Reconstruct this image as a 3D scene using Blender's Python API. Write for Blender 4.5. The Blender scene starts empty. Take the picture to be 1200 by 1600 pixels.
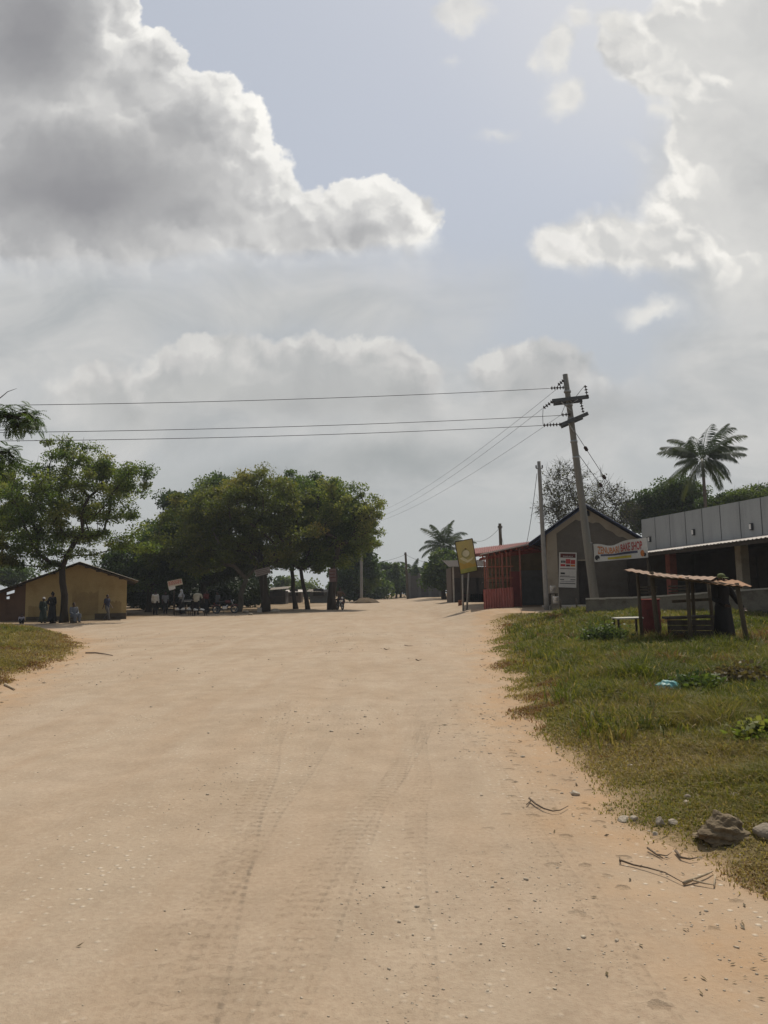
import bpy, bmesh, math, random
import numpy as np
from mathutils import Vector, Matrix, Euler, Quaternion
random.seed(7); rng = np.random.default_rng(11)
SC = bpy.context.scene
COL = SC.collection
rad = math.radians

# ------------------------------------------------------------------ camera
F = 1164.0
PITCH, ROLL, EYE = rad(6.32), rad(-1.0), 1.6
RM = (Matrix.Rotation(rad(90) + PITCH, 3, 'X') @ Matrix.Rotation(ROLL, 3, 'Z'))
cam_d = bpy.data.cameras.new('camera'); cam = bpy.data.objects.new('camera', cam_d); COL.objects.link(cam)
cam.matrix_world = Matrix.Translation((0, 0, EYE)) @ RM.to_4x4()
cam_d.sensor_fit = 'VERTICAL'; cam_d.sensor_height = 36.0; cam_d.lens = 36.0 * F / 1600.0
cam_d.clip_start = 0.05; cam_d.clip_end = 6000
SC.camera = cam

def ray(px, py):
    return RM @ Vector(((px - 600) / F, (800 - py) / F, -1.0))
def P(px, py, D):
    d = ray(px, py); k = D / d.y
    return Vector((d.x * k, D, EYE + d.z * k))
def sst(x, a, b):
    t = np.clip((np.asarray(x, float) - a) / (b - a), 0, 1); return t * t * (3 - 2 * t)

# value noise
def _h(i, j, s):
    n = (i * 374761393 + j * 668265263 + s * 974634777) & 0xFFFFFFFF
    n = ((n ^ (n >> 13)) * 1274126177) & 0xFFFFFFFF
    return ((n ^ (n >> 16)) & 0xFFFF) / 65535.0
def vn(x, y, s=0):
    x = np.asarray(x, float); y = np.asarray(y, float)
    xi = np.floor(x).astype(np.int64); yi = np.floor(y).astype(np.int64)
    fx = x - xi; fy = y - yi; fx = fx * fx * (3 - 2 * fx); fy = fy * fy * (3 - 2 * fy)
    a = _h(xi, yi, s); b = _h(xi + 1, yi, s); c = _h(xi, yi + 1, s); d = _h(xi + 1, yi + 1, s)
    return (a * (1 - fx) + b * fx) * (1 - fy) + (c * (1 - fx) + d * fx) * fy
def fbm(x, y, s=0, o=4):
    t = 0; a = .5; n = 0
    for k in range(o):
        t = t + a * vn(np.asarray(x) * 2 ** k, np.asarray(y) * 2 ** k, s + k); n += a; a *= .5
    return t / n

def gbase(x, y):
    x = np.asarray(x, float); y = np.asarray(y, float)
    yy = np.clip(y - 8, 0, 150)
    z = 0.01 * yy - 0.000006 * yy * yy
    z = z + np.maximum(0.40 * sst(x, 5, 9) * sst(y, 21, 28), .52 * sst(x, 2.2, 5.6) * sst(y, 27, 38)) * (1 - .55 * sst(y, 46, 72))
    return z
def gfun(x, y):
    x = np.asarray(x, float); y = np.asarray(y, float)
    n = (fbm(x * .22, y * .22, 3, 3) - .5) * 0.10 * sst(y, 3, 9) * (1 - sst(y, 60, 120))
    n = n + (fbm(x * 1.1, y * .8, 5, 3) - .5) * 0.028 * (1 - sst(y, 40, 80))
    # worn wheel ruts along the road
    rx = x + .25 * np.sin(y * .21); rut = sum(np.exp(-((rx - c_) / .24) ** 2) for c_ in (-2.3, -.75, .35, 1.75))
    n = n - .022 * rut * sst(y, 2, 4) * (1 - sst(y, 25, 45)) * (.4 + .8 * fbm(x * .3, y * .25, 15, 2))
    return gbase(x, y) + n
def G(px, py, f=gbase):
    lo, hi = 1.0, 600.0
    for _ in range(50):
        m = (lo + hi) / 2; p = P(px, py, m)
        if p.z > float(f(p.x, p.y)): lo = m
        else: hi = m
    p = P(px, py, lo); p.z = float(f(p.x, p.y)); return p

# verge outlines -----------------------------------------------------
RE_PX = [(752, 951), (758, 962), (766, 980), (764, 1000), (768, 1020), (780, 1045), (796, 1075), (802, 1100), (818, 1128), (846, 1158),
         (886, 1180), (905, 1200), (930, 1232), (960, 1262), (1010, 1300), (1060, 1335), (1120, 1375), (1165, 1405), (1200, 1436), (1290, 1520)]
RE = [G(*q) for q in RE_PX]; RE = [(p.x, p.y) for p in RE]
RIGHT = np.array(RE + [(3.6, 1.2), (30, 1.2), (30, 33.0), (11, 33.0), (8.2, 32.5)])
LE_PX = [(-140, 1140), (-40, 1100), (0, 1080), (28, 1066), (55, 1052), (88, 1038), (118, 1024), (134, 1014), (133, 1004), (118, 996), (95, 988), (60, 982), (0, 980), (-80, 981), (-300, 985)]
LE = [G(*q) for q in LE_PX]; LE = [(p.x, p.y) for p in LE]
LEFT = np.array(LE + [(-40, 30), (-40, 8), (-14, 8)])

def inside(poly, x, y):
    x = np.asarray(x, float); y = np.asarray(y, float); c = np.zeros(x.shape, bool); n = len(poly); j = n - 1
    for i in range(n):
        xi, yi = poly[i]; xj, yj = poly[j]
        if yi != yj:
            c ^= ((yi > y) != (yj > y)) & (x < (xj - xi) * (y - yi) / (yj - yi) + xi)
        j = i
    return c
def edist(pts, x, y, closed=False):
    x = np.asarray(x, float); y = np.asarray(y, float); d = np.full(x.shape, 1e9)
    m = len(pts)
    for i in range(m if closed else m - 1):
        ax, ay = pts[i]; bx, by = pts[(i + 1) % m]
        vx, vy = bx - ax, by - ay; L = vx * vx + vy * vy + 1e-12
        t = np.clip(((x - ax) * vx + (y - ay) * vy) / L, 0, 1)
        d = np.minimum(d, np.hypot(x - ax - t * vx, y - ay - t * vy))
    return d
def verge_d(x, y):
    """signed distance into a verge (positive = inside), ragged edge"""
    r = edist(RE, x, y); r = np.where(inside(RIGHT, x, y), r, -r)
    l = edist(LE, x, y); l = np.where(inside(LEFT, x, y), l, -l)
    d = np.maximum(r, l)
    sc = 0.5 + 0.5 * sst(y, 6, 16)
    return d + (fbm(np.asarray(x) * 1.6, np.asarray(y) * 1.3, 21, 4) - .5) * 0.9 * sc
def path_mask(x, y):
    c = PATCH; return np.exp(-(((np.asarray(x) - c.x) / 1.7) ** 2 + ((np.asarray(y) - c.y) / 2.2) ** 2) ** 2)
PATCH = G(1210, 1024)
def vlift(x, y):
    d = verge_d(x, y)
    bump = (fbm(np.asarray(x) * .7, np.asarray(y) * .7, 33, 4) - .42) * .34
    h = .10 * sst(d, -.05, .9) + bump * sst(d, .5, 2.2) * (1 - sst(y, 14, 20) * .55)
    return np.where(d > -.4, h - .03 * (1 - sst(d, -.4, .05)), -.05)
def gz(x, y):
    return float(gfun(x, y) + max(0.0, float(vlift(x, y))))
def GV(px, py):
    return G(px, py, lambda x, y: float(gfun(x, y)) + max(0.0, float(vlift(x, y))))
def at(px, D, lift=0.0):
    """ground point under image column px at depth D"""
    p = P(px, 930, D); return Vector((p.x, p.y, gz(p.x, p.y) + lift))

# ------------------------------------------------------------------ objects
def tag(o, label=None, cat=None, group=None, kind=None):
    if label: o['label'] = label
    if cat: o['category'] = cat
    if group: o['group'] = group
    if kind: o['kind'] = kind
    return o
def empty(name, loc, label, cat, group=None, rz=0.0):
    o = bpy.data.objects.new(name, None); COL.objects.link(o); o.location = loc
    o.rotation_euler = (0, 0, rz); o.empty_display_size = .2
    return tag(o, label, cat, group)
def wloc(o):
    v = Vector((0, 0, 0)); 
    while o is not None:
        v += Vector(o.location); o = o.parent
    return v
def link(name, me, parent=None, local=False):
    o = bpy.data.objects.new(name, me); COL.objects.link(o)
    n = len(me.vertices); co = np.empty(n * 3, np.float32); me.vertices.foreach_get('co', co); co = co.reshape(-1, 3)
    if parent is not None:
        o.parent = parent
        if not local:
            co -= np.array(wloc(parent), np.float32)
    elif not local and n:
        c = co.mean(0); c[2] = co[:, 2].min(); co -= c; o.location = [float(q) for q in c]
    me.vertices.foreach_set('co', co.ravel()); me.update()
    return o
def copy_tree(o, parent=None):
    c = o.copy(); COL.objects.link(c); c.parent = parent
    for ch in list(o.children): copy_tree(ch, c)
    return c

class MB:
    def __init__(s): s.v = []; s.f = []; s.sm = []
    def add(s, vs, fs, smooth=False):
        b = len(s.v); s.v += [tuple(v) for v in vs]; s.f += [tuple(i + b for i in f) for f in fs]; s.sm += [smooth] * len(fs); return s
    def box(s, c, size, R=None, bev=0.0):
        c = Vector(c); hx, hy, hz = [q / 2 for q in size]
        R = R if R is not None else Matrix.Identity(3)
        if bev <= 0:
            vs = [c + R @ Vector((x * hx, y * hy, z * hz)) for x in (-1, 1) for y in (-1, 1) for z in (-1, 1)]
            return s.add(vs, [(0, 1, 3, 2), (4, 6, 7, 5), (0, 4, 5, 1), (2, 3, 7, 6), (0, 2, 6, 4), (1, 5, 7, 3)])
        bm = bmesh.new(); bmesh.ops.create_cube(bm, size=1.0)
        for v in bm.verts: v.co = Vector((v.co.x * hx * 2, v.co.y * hy * 2, v.co.z * hz * 2))
        bmesh.ops.bevel(bm, geom=bm.edges[:], offset=bev, segments=2, affect='EDGES', profile=.5)
        bm.verts.index_update()
        vs = [c + R @ v.co for v in bm.verts]; fs = [[v.index for v in f.verts] for f in bm.faces]; bm.free()
        return s.add(vs, fs)
    def bar(s, a, b, w, h, up=(0, 0, 1)):
        a = Vector(a); b = Vector(b); d = (b - a); L = d.length; d.normalize(); u = Vector(up)
        if abs(d.dot(u)) > .98: u = Vector((1, 0, 0))
        x = d.cross(u).normalized(); z = x.cross(d).normalized()
        R = Matrix((x, d, z)).transposed()
        return s.box((a + b) / 2, (w, L, h), R)
    def tube(s, pts, rr, seg=8, cap=True, smooth=True):
        pts = [Vector(p) for p in pts]; n = len(pts)
        if not hasattr(rr, '__len__'): rr = [rr] * n
        vs = []; fs = []; x = None
        for i, p in enumerate(pts):
            d = (pts[min(i + 1, n - 1)] - pts[max(i - 1, 0)]); d = d.normalized() if d.length > 1e-9 else Vector((0, 0, 1))
            if x is None:
                x = d.orthogonal().normalized()
            else:
                x = (x - d * x.dot(d)); x = x.normalized() if x.length > 1e-6 else d.orthogonal().normalized()
            y = d.cross(x)
            for k in range(seg):
                a = 2 * math.pi * k / seg; vs.append(p + (x * math.cos(a) + y * math.sin(a)) * rr[i])
        for i in range(n - 1):
            for k in range(seg):
                k2 = (k + 1) % seg; fs.append((i * seg + k, i * seg + k2, (i + 1) * seg + k2, (i + 1) * seg + k))
        if cap:
            fs.append(tuple(range(seg - 1, -1, -1))); fs.append(tuple((n - 1) * seg + k for k in range(seg)))
        return s.add(vs, fs, smooth)
    def ell(s, c, r, R=None, seg=12, rings=8):
        c = Vector(c); R = R if R is not None else Matrix.Identity(3)
        vs = [c + R @ Vector((0, 0, r[2]))]; fs = []
        for i in range(1, rings):
            t = math.pi * i / rings
            for k in range(seg):
                a = 2 * math.pi * k / seg
                vs.append(c + R @ Vector((r[0] * math.sin(t) * math.cos(a), r[1] * math.sin(t) * math.sin(a), r[2] * math.cos(t))))
        vs.append(c + R @ Vector((0, 0, -r[2]))); L = len(vs) - 1
        for k in range(seg):
            k2 = (k + 1) % seg; fs.append((0, 1 + k, 1 + k2)); fs.append((L, 1 + (rings - 2) * seg + k2, 1 + (rings - 2) * seg + k))
        for i in range(rings - 2):
            for k in range(seg):
                k2 = (k + 1) % seg; fs.append((1 + i * seg + k, 1 + (i + 1) * seg + k, 1 + (i + 1) * seg + k2, 1 + i * seg + k2))
        return s.add(vs, fs, True)
    def loft(s, rings, cap=True, smooth=True):
        """rings: list of lists of points, same count"""
        m = len(rings[0]); vs = [p for r in rings for p in r]; fs = []
        for i in range(len(rings) - 1):
            for k in range(m):
                k2 = (k + 1) % m; fs.append((i * m + k, i * m + k2, (i + 1) * m + k2, (i + 1) * m + k))
        if cap:
            fs.append(tuple(range(m - 1, -1, -1))); fs.append(tuple((len(rings) - 1) * m + k for k in range(m)))
        return s.add(vs, fs, smooth)
    def prism(s, poly, vec):
        """poly: 3-D outline, extruded by vec"""
        poly = [Vector(p) for p in poly]; n = len(poly); vec = Vector(vec)
        vs = poly + [p + vec for p in poly]
        fs = [tuple(range(n))[::-1], tuple(range(n, 2 * n))] + [(i, (i + 1) % n, n + (i + 1) % n, n + i) for i in range(n)]
        return s.add(vs, fs)
    def mesh(s, name, m):
        me = bpy.data.meshes.new(name); me.from_pydata(s.v, [], s.f); me.update()
        me.polygons.foreach_set('use_smooth', s.sm)
        bm = bmesh.new(); bm.from_mesh(me); bmesh.ops.recalc_face_normals(bm, faces=bm.faces); bm.to_mesh(me); bm.free()
        if m: me.materials.append(m)
        return me
    def build(s, name, m, parent=None, local=False):
        return link(name, s.mesh(name, m), parent, local)

def corr_sheet(mb, c00, c10, c11, c01, waves, amp, thick=.004, nv=2, sag=0.0, jag=0.0):
    """corrugated sheet: waves run across the c00->c10 direction"""
    c00, c10, c11, c01 = map(Vector, (c00, c10, c11, c01)); nrm = (c10 - c00).cross(c01 - c00).normalized()
    if nrm.z < 0: nrm = -nrm
    nu = waves * 6; vs = []; fs = []
    off = [random.uniform(-jag, jag) for _ in range(nu + 1)]
    for lay in (0, 1):
        for j in range(nv + 1):
            for i in range(nu + 1):
                u = i / nu; v = j / nv
                p = (c00 * (1 - u) + c10 * u) * (1 - v) + (c01 * (1 - u) + c11 * u) * v
                p = p + nrm * (amp * math.sin(u * waves * 2 * math.pi) - lay * thick) - Vector((0, 0, sag * math.sin(u * math.pi)))
                if jag and j in (0, nv): p = p + (c01 - c00).normalized() * off[i] * (1 if j else -1)
                vs.append(p)
    st = nu + 1; n0 = st * (nv + 1)
    for j in range(nv):
        for i in range(nu):
            a = j * st + i; fs.append((a, a + 1, a + 1 + st, a + st)); fs.append((n0 + a, n0 + a + st, n0 + a + 1 + st, n0 + a + 1))
    for i in range(nu):
        fs.append((i, n0 + i, n0 + i + 1, i + 1)); a = nv * st + i; fs.append((a, a + 1, n0 + a + 1, n0 + a))
    for j in range(nv):
        a = j * st; fs.append((a, a + st, n0 + a + st, n0 + a)); a += nu; fs.append((a, n0 + a, n0 + a + st, a + st))
    return mb.add(vs, fs, False)

# ------------------------------------------------------------------ materials
def nmat(name):
    m = bpy.data.materials.new(name); m.use_nodes = True; nt = m.node_tree; nt.nodes.clear()
    out = nt.nodes.new('ShaderNodeOutputMaterial'); return m, nt, out
def N(nt, t, **kw):
    n = nt.nodes.new(t)
    for k, v in kw.items():
        if k.startswith('i_'): n.inputs[k[2:].replace('_', ' ')].default_value = v
        else: setattr(n, k, v)
    return n
def L(nt, a, b): nt.links.new(a, b)
def ramp(nt, fac, stops):
    r = nt.nodes.new('ShaderNodeValToRGB'); e = r.color_ramp.elements
    while len(e) < len(stops): e.new(.5)
    for i, (p, c) in enumerate(stops):
        e[i].position = p; e[i].color = (*c, 1) if len(c) == 3 else c
    if fac is not None: L(nt, fac, r.inputs['Fac'])
    return r
def mixc(nt, fac, a, b, mode='MIX'):
    m = nt.nodes.new('ShaderNodeMix'); m.data_type = 'RGBA'; m.blend_type = mode
    for s, v in ((m.inputs[0], fac), (m.inputs[6], a), (m.inputs[7], b)):
        if hasattr(v, 'links'): L(nt, v, s)
        elif isinstance(v, (int, float)): s.default_value = v
        else: s.default_value = (*v, 1)
    return m.outputs[2]
def mth(nt, op, a, b=None, c=None, clamp=False):
    m = nt.nodes.new('ShaderNodeMath'); m.operation = op; m.use_clamp = clamp
    for s, v in zip(m.inputs, (a, b, c)):
        if v is None: continue
        if hasattr(v, 'links'): L(nt, v, s)
        else: s.default_value = v
    return m.outputs[0]
def mat(name, col, rough=.8, var=.25, scale=3.0, bump=.0, bscale=30.0, metal=0.0, col2=None, streak=None, spec=.3):
    """weathered surface: colour wandering between col and col2, fine grain, optional vertical streaks"""
    m, nt, out = nmat(name); b = N(nt, 'ShaderNodeBsdfPrincipled')
    b.inputs['Roughness'].default_value = rough; b.inputs['Metallic'].default_value = metal
    b.inputs['Specular IOR Level'].default_value = spec
    tc = N(nt, 'ShaderNodeTexCoord'); mp = N(nt, 'ShaderNodeMapping'); L(nt, tc.outputs['Object'], mp.inputs['Vector'])
    if streak: mp.inputs['Scale'].default_value = streak
    n1 = N(nt, 'ShaderNodeTexNoise'); n1.inputs['Scale'].default_value = scale; n1.inputs['Detail'].default_value = 7; n1.inputs['Roughness'].default_value = .62
    L(nt, mp.outputs[0], n1.inputs['Vector'])
    c2 = col2 if col2 else tuple(c * (1 - var) for c in col)
    c1 = tuple(min(1, c * (1 + var * .5)) for c in col)
    r = ramp(nt, n1.outputs['Fac'], [(.3, c2), (.5, col), (.72, c1)])
    n2 = N(nt, 'ShaderNodeTexNoise'); n2.inputs['Scale'].default_value = bscale; n2.inputs['Detail'].default_value = 5
    L(nt, tc.outputs['Object'], n2.inputs['Vector'])
    g = mixc(nt, .35, r.outputs[0], mixc(nt, 1.0, r.outputs[0], ramp(nt, n2.outputs['Fac'], [(.3, (.55,) * 3), (.7, (1.25,) * 3)]).outputs[0], 'MULTIPLY'))
    L(nt, g, b.inputs['Base Color'])
    if bump:
        bp = N(nt, 'ShaderNodeBump'); bp.inputs['Strength'].default_value = bump; bp.inputs['Distance'].default_value = .02
        L(nt, n2.outputs['Fac'], bp.inputs['Height']); L(nt, bp.outputs[0], b.inputs['Normal'])
    L(nt, b.outputs[0], out.inputs['Surface']); return m

def leafmat(name, stops, trans=.35):
    m, nt, out = nmat(name); at_ = N(nt, 'ShaderNodeAttribute', attribute_name='tint')
    r = ramp(nt, at_.outputs['Fac'], stops)
    b = N(nt, 'ShaderNodeBsdfPrincipled'); b.inputs['Roughness'].default_value = .55; b.inputs['Specular IOR Level'].default_value = .25
    L(nt, r.outputs[0], b.inputs['Base Color'])
    t = N(nt, 'ShaderNodeBsdfTranslucent'); L(nt, mixc(nt, 1.0, r.outputs[0], (1.25, 1.3, .6), 'MULTIPLY'), t.inputs['Color'])
    mx = N(nt, 'ShaderNodeMixShader'); mx.inputs[0].default_value = trans
    L(nt, b.outputs[0], mx.inputs[1]); L(nt, t.outputs[0], mx.inputs[2]); L(nt, mx.outputs[0], out.inputs['Surface'])
    return m
# ------------------------------------------------------------------ light and sky
SUN_EL, SUN_AZ = rad(58), rad(24)          # azimuth measured from +Y towards +X
SUN_DIR = Vector((math.sin(SUN_AZ) * math.cos(SUN_EL), math.cos(SUN_AZ) * math.cos(SUN_EL), math.sin(SUN_EL)))
sd = bpy.data.lights.new('sun', 'SUN'); sd.energy = 3.3; sd.angle = rad(.6); sd.color = (1.0, .93, .82)
so = bpy.data.objects.new('sun', sd); COL.objects.link(so); so.rotation_euler = SUN_DIR.to_track_quat('Z', 'Y').to_euler(); so.location = (20, 30, 60)

W = bpy.data.worlds.new('World'); SC.world = W; W.use_nodes = True
W.cycles.sampling_method = 'MANUAL'; W.cycles.sample_map_resolution = 512
nt = W.node_tree; nt.nodes.clear()
wo = N(nt, 'ShaderNodeOutputWorld'); bg = N(nt, 'ShaderNodeBackground'); bg.inputs['Strength'].default_value = .1; L(nt, bg.outputs[0], wo.inputs['Surface'])
sky = N(nt, 'ShaderNodeTexSky'); sky.sky_type = 'NISHITA'; sky.sun_disc = False
sky.sun_elevation = SUN_EL; sky.sun_rotation = SUN_AZ; sky.air_density = 1.0; sky.dust_density = 2.0; sky.ozone_density = 1.2; sky.altitude = 30
tc = N(nt, 'ShaderNodeTexCoord'); sx = N(nt, 'ShaderNodeSeparateXYZ'); L(nt, tc.outputs['Generated'], sx.inputs[0])
front = mth(nt, 'MULTIPLY', mth(nt, 'SUBTRACT', sx.outputs[1], .02), 5.0, clamp=True)
dy = mth(nt, 'MAXIMUM', sx.outputs[1], .05)
U = mth(nt, 'DIVIDE', sx.outputs[0], dy); V = mth(nt, 'DIVIDE', sx.outputs[2], dy)
cv = N(nt, 'ShaderNodeCombineXYZ'); L(nt, U, cv.inputs[0]); L(nt, V, cv.inputs[1])
def vmath(op, a, b=None, s=None):
    n = N(nt, 'ShaderNodeVectorMath', operation=op)
    for sck, v in zip(n.inputs, (a, b)):
        if v is None: continue
        if hasattr(v, 'links'): L(nt, v, sck)
        else: sck.default_value = v
    if s is not None: n.inputs['Scale'].default_value = s
    return n
def noise(vec, sc, det=6, rough=.55, dist=0.0, off=(0, 0, 0)):
    n = N(nt, 'ShaderNodeTexNoise', noise_dimensions='2D'); n.inputs['Scale'].default_value = sc; n.inputs['Detail'].default_value = det
    n.inputs['Roughness'].default_value = rough; n.inputs['Distortion'].default_value = dist
    L(nt, vmath('ADD', vec, off).outputs[0], n.inputs['Vector']); return n
def voro(vec, sc, det=3, rough=.5):
    n = N(nt, 'ShaderNodeTexVoronoi', feature='F1', voronoi_dimensions='2D'); n.inputs['Scale'].default_value = sc
    n.inputs['Detail'].default_value = det; n.inputs['Roughness'].default_value = rough
    n.normalize = True
    L(nt, vec, n.inputs['Vector']); return n
def uv(px, py):
    d = ray(px, py); return (d.x / d.y, d.z / d.y)
# swirl the coordinates a little, then lump them with billows
n1 = noise(cv.outputs[0], 5.0, 8, .6, 0.0, (3.1, 1.7, 0))
w1 = vmath('SCALE', vmath('SUBTRACT', n1.outputs['Color'], (.5, .5, .5)).outputs[0], s=.10)
n2 = noise(cv.outputs[0], 22.0, 6, .6, 0.0, (7.7, 2.2, 0))
w2 = vmath('SCALE', vmath('SUBTRACT', n2.outputs['Color'], (.5, .5, .5)).outputs[0], s=.024)
pw = vmath('ADD', vmath('ADD', cv.outputs[0], w1.outputs[0]).outputs[0], w2.outputs[0]).outputs[0]
bil = voro(pw, 9.5, 2.4, .5).outputs['Distance']
sunuv = Vector((.62, .78, 0)) * .016
bil2 = voro(vmath('ADD', pw, tuple(sunuv)).outputs[0], 9.5, 2.4, .5).outputs['Distance']
relief = mth(nt, 'SUBTRACT', bil2, bil)      # >0 where the billow faces the sun
def field(ells, k=.12):
    acc = None
    for (px, py, rx, ry) in ells:
        u, v = uv(px, py)
        d = vmath('LENGTH', vmath('MULTIPLY', vmath('SUBTRACT', pw, (u, v, 0)).outputs[0], (F / rx, F / ry, 0)).outputs[0])
        f = mth(nt, 'MULTIPLY', mth(nt, 'SUBTRACT', 1.0, d.outputs['Value']), min(rx, ry) / 200.0)
        acc = f if acc is None else mth(nt, 'SMOOTH_MAX', acc, f, k)
    return acc
def sstep(x, a, b):
    m = N(nt, 'ShaderNodeMapRange', interpolation_type='SMOOTHSTEP'); L(nt, x, m.inputs[0])
    for i, v in ((1, a), (2, b)):
        if hasattr(v, 'links'): L(nt, v, m.inputs[i])
        else: m.inputs[i].default_value = v
    return m.outputs[0]
S10 = lambda c: tuple(q * 10 for q in c)
# clear air: physical sky washed out by thin high haze
base = mixc(nt, .80, sky.outputs[0], S10((.49, .522, .578)))
base = mixc(nt, sstep(V, .62, .0), base, S10((.44, .455, .45)))
col = base
# soft veil of low grey cloud
nv = noise(cv.outputs[0], 2.2, 7, .55, .3, (1.3, 9.1, 0)).outputs['Fac']
nv2 = noise(vmath('MULTIPLY', cv.outputs[0], (1, 2.2, 1)).outputs[0], 4.5, 7, .6, .4, (4.3, .4, 0)).outputs['Fac']
fD = field([(60, 520, 420, 130), (420, 480, 330, 100), (300, 640, 420, 120), (1180, 620, 190, 160), (1150, 350, 180, 210), (700, 690, 420, 110)], .25)
aD = mth(nt, 'MULTIPLY', sstep(mth(nt, 'ADD', fD, mth(nt, 'MULTIPLY', mth(nt, 'SUBTRACT', nv, .5), .8)), -.25, .35), .9)
vc = ramp(nt, nv2, [(.30, S10((.42, .435, .44))), (.5, S10((.51, .515, .51))), (.68, S10((.59, .585, .57)))]).outputs[0]
col = mixc(nt, aD, col, vc)
nvb = noise(pw, 6.0, 6, .58, .2, (2.3, 5.5, 0)).outputs['Fac']
def layer(col, ells, w, soft_below, stops, rel, edge, lump=.35, maxa=1.0, gw=1.0):
    f = field(ells); f = mth(nt, 'ADD', f, mth(nt, 'MULTIPLY', mth(nt, 'SUBTRACT', .45, bil), lump))
    if soft_below:
        vy = uv(600, soft_below[0])[1]; vy2 = uv(600, soft_below[1])[1]
        t = sstep(V, vy, vy2)
        ww = mth(nt, 'ADD', w, mth(nt, 'MULTIPLY', t, soft_below[2]))
    else: ww = w
    a = mth(nt, 'MULTIPLY', sstep(f, 0.0, ww), maxa)
    lum = mth(nt, 'ADD', f, mth(nt, 'MULTIPLY', relief, mth(nt, 'MULTIPLY', sstep(f, edge, 0.0), -rel)))
    c = ramp(nt, lum, stops).outputs[0]
    c = mixc(nt, .75, c, mixc(nt, 1.0, c, ramp(nt, nvb, [(.30, (.84, .845, .86)), (.5, (1, 1, 1)), (.70, (1.12, 1.115, 1.10))]).outputs[0], 'MULTIPLY'))
    return mixc(nt, a, col, c)
# lower cumulus bank
col = layer(col, [(470, 615, 250, 95), (330, 590, 120, 75), (600, 640, 140, 90), (830, 600, 120, 70), (900, 660, 180, 90), (210, 640, 160, 90)], .07, (560, 700, .75),
            [(0, S10((.66, .65, .625))), (.10, S10((.58, .57, .555))), (.3, S10((.45, .455, .45))), (.6, S10((.41, .415, .41)))], 1.8, .5, .22, .88)
# dark streak low on the horizon
fS = field([(600, 725, 190, 42), (430, 760, 160, 40)], .1)
col = mixc(nt, mth(nt, 'MULTIPLY', sstep(fS, -.10, .22), .75), col, S10((.315, .335, .34)))
gl = vmath('LENGTH', vmath('SUBTRACT', cv.outputs[0], (*uv(1060, 20), 0)).outputs[0]).outputs['Value']
col = mixc(nt, mth(nt, 'MULTIPLY', sstep(gl, .42, .0), .42), col, S10((.74, .73, .71)))
# right-hand cumulus
col = layer(col, [(1010, 385, 180, 62), (900, 390, 70, 48), (1150, 300, 110, 90), (1230, 250, 190, 260), (1130, 200, 90, 90), (1110, 330, 120, 90), (1080, 90, 130, 90), (1200, 60, 200, 140), (1000, 60, 60, 50), (1190, 480, 150, 130)],
            .12, (390, 520, .8), [(0, S10((.84, .82, .78))), (.12, S10((.76, .745, .71))), (.30, S10((.62, .615, .60))), (.7, S10((.57, .57, .56))), (1, S10((.54, .54, .535)))], 2.4, .9, .20, .97)
# glare of the hidden sun on the top right
# small scraps
col = layer(col, [(715, 18, 44, 44), (872, 70, 40, 60), (880, 150, 55, 45), (835, 85, 25, 25), (1015, 484, 66, 26), (975, 30, 40, 34), (712, 96, 20, 14), (25, 40, 50, 40), (765, 208, 26, 8), (905, 20, 36, 30), (1010, 235, 40, 16), (1040, 180, 30, 26)], .16, None,
            [(0, S10((.64, .64, .63))), (.12, S10((.74, .725, .69))), (.4, S10((.62, .615, .60)))], 1.2, .5, .22, .85)
# the great cloud on the left: bright rim, slate heart
col = layer(col, [(40, 40, 190, 290), (200, 130, 120, 120), (270, 210, 150, 120), (140, 300, 330, 190), (430, 360, 150, 85), (560, 355, 135, 85), (635, 350, 62, 72), (650, 390, 45, 55), (300, 330, 190, 120)],
            .045, (345, 450, .85), [(0, S10((.86, .845, .81))), (.12, S10((.77, .76, .73))), (.26, S10((.62, .615, .605))), (.52, S10((.46, .46, .462))), (.9, S10((.30, .30, .312)))], 2.2, .8, .24)
dk = field([(110, 280, 340, 170), (50, 90, 170, 150), (310, 335, 130, 50)], .3)
rear = mixc(nt, .7, sky.outputs[0], S10((.31, .32, .33)))  # unseen grey cloud added behind the view to tune the ambient light
L(nt, mixc(nt, front, rear, mixc(nt, mth(nt, 'MULTIPLY', sstep(dk, -.05, .75), .50), col, S10((.235, .235, .25)))), bg.inputs['Color'])
SC.view_settings.view_transform = 'Standard'; SC.view_settings.look = 'None'; SC.view_settings.exposure = 0.10; SC.view_settings.gamma = 1
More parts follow.
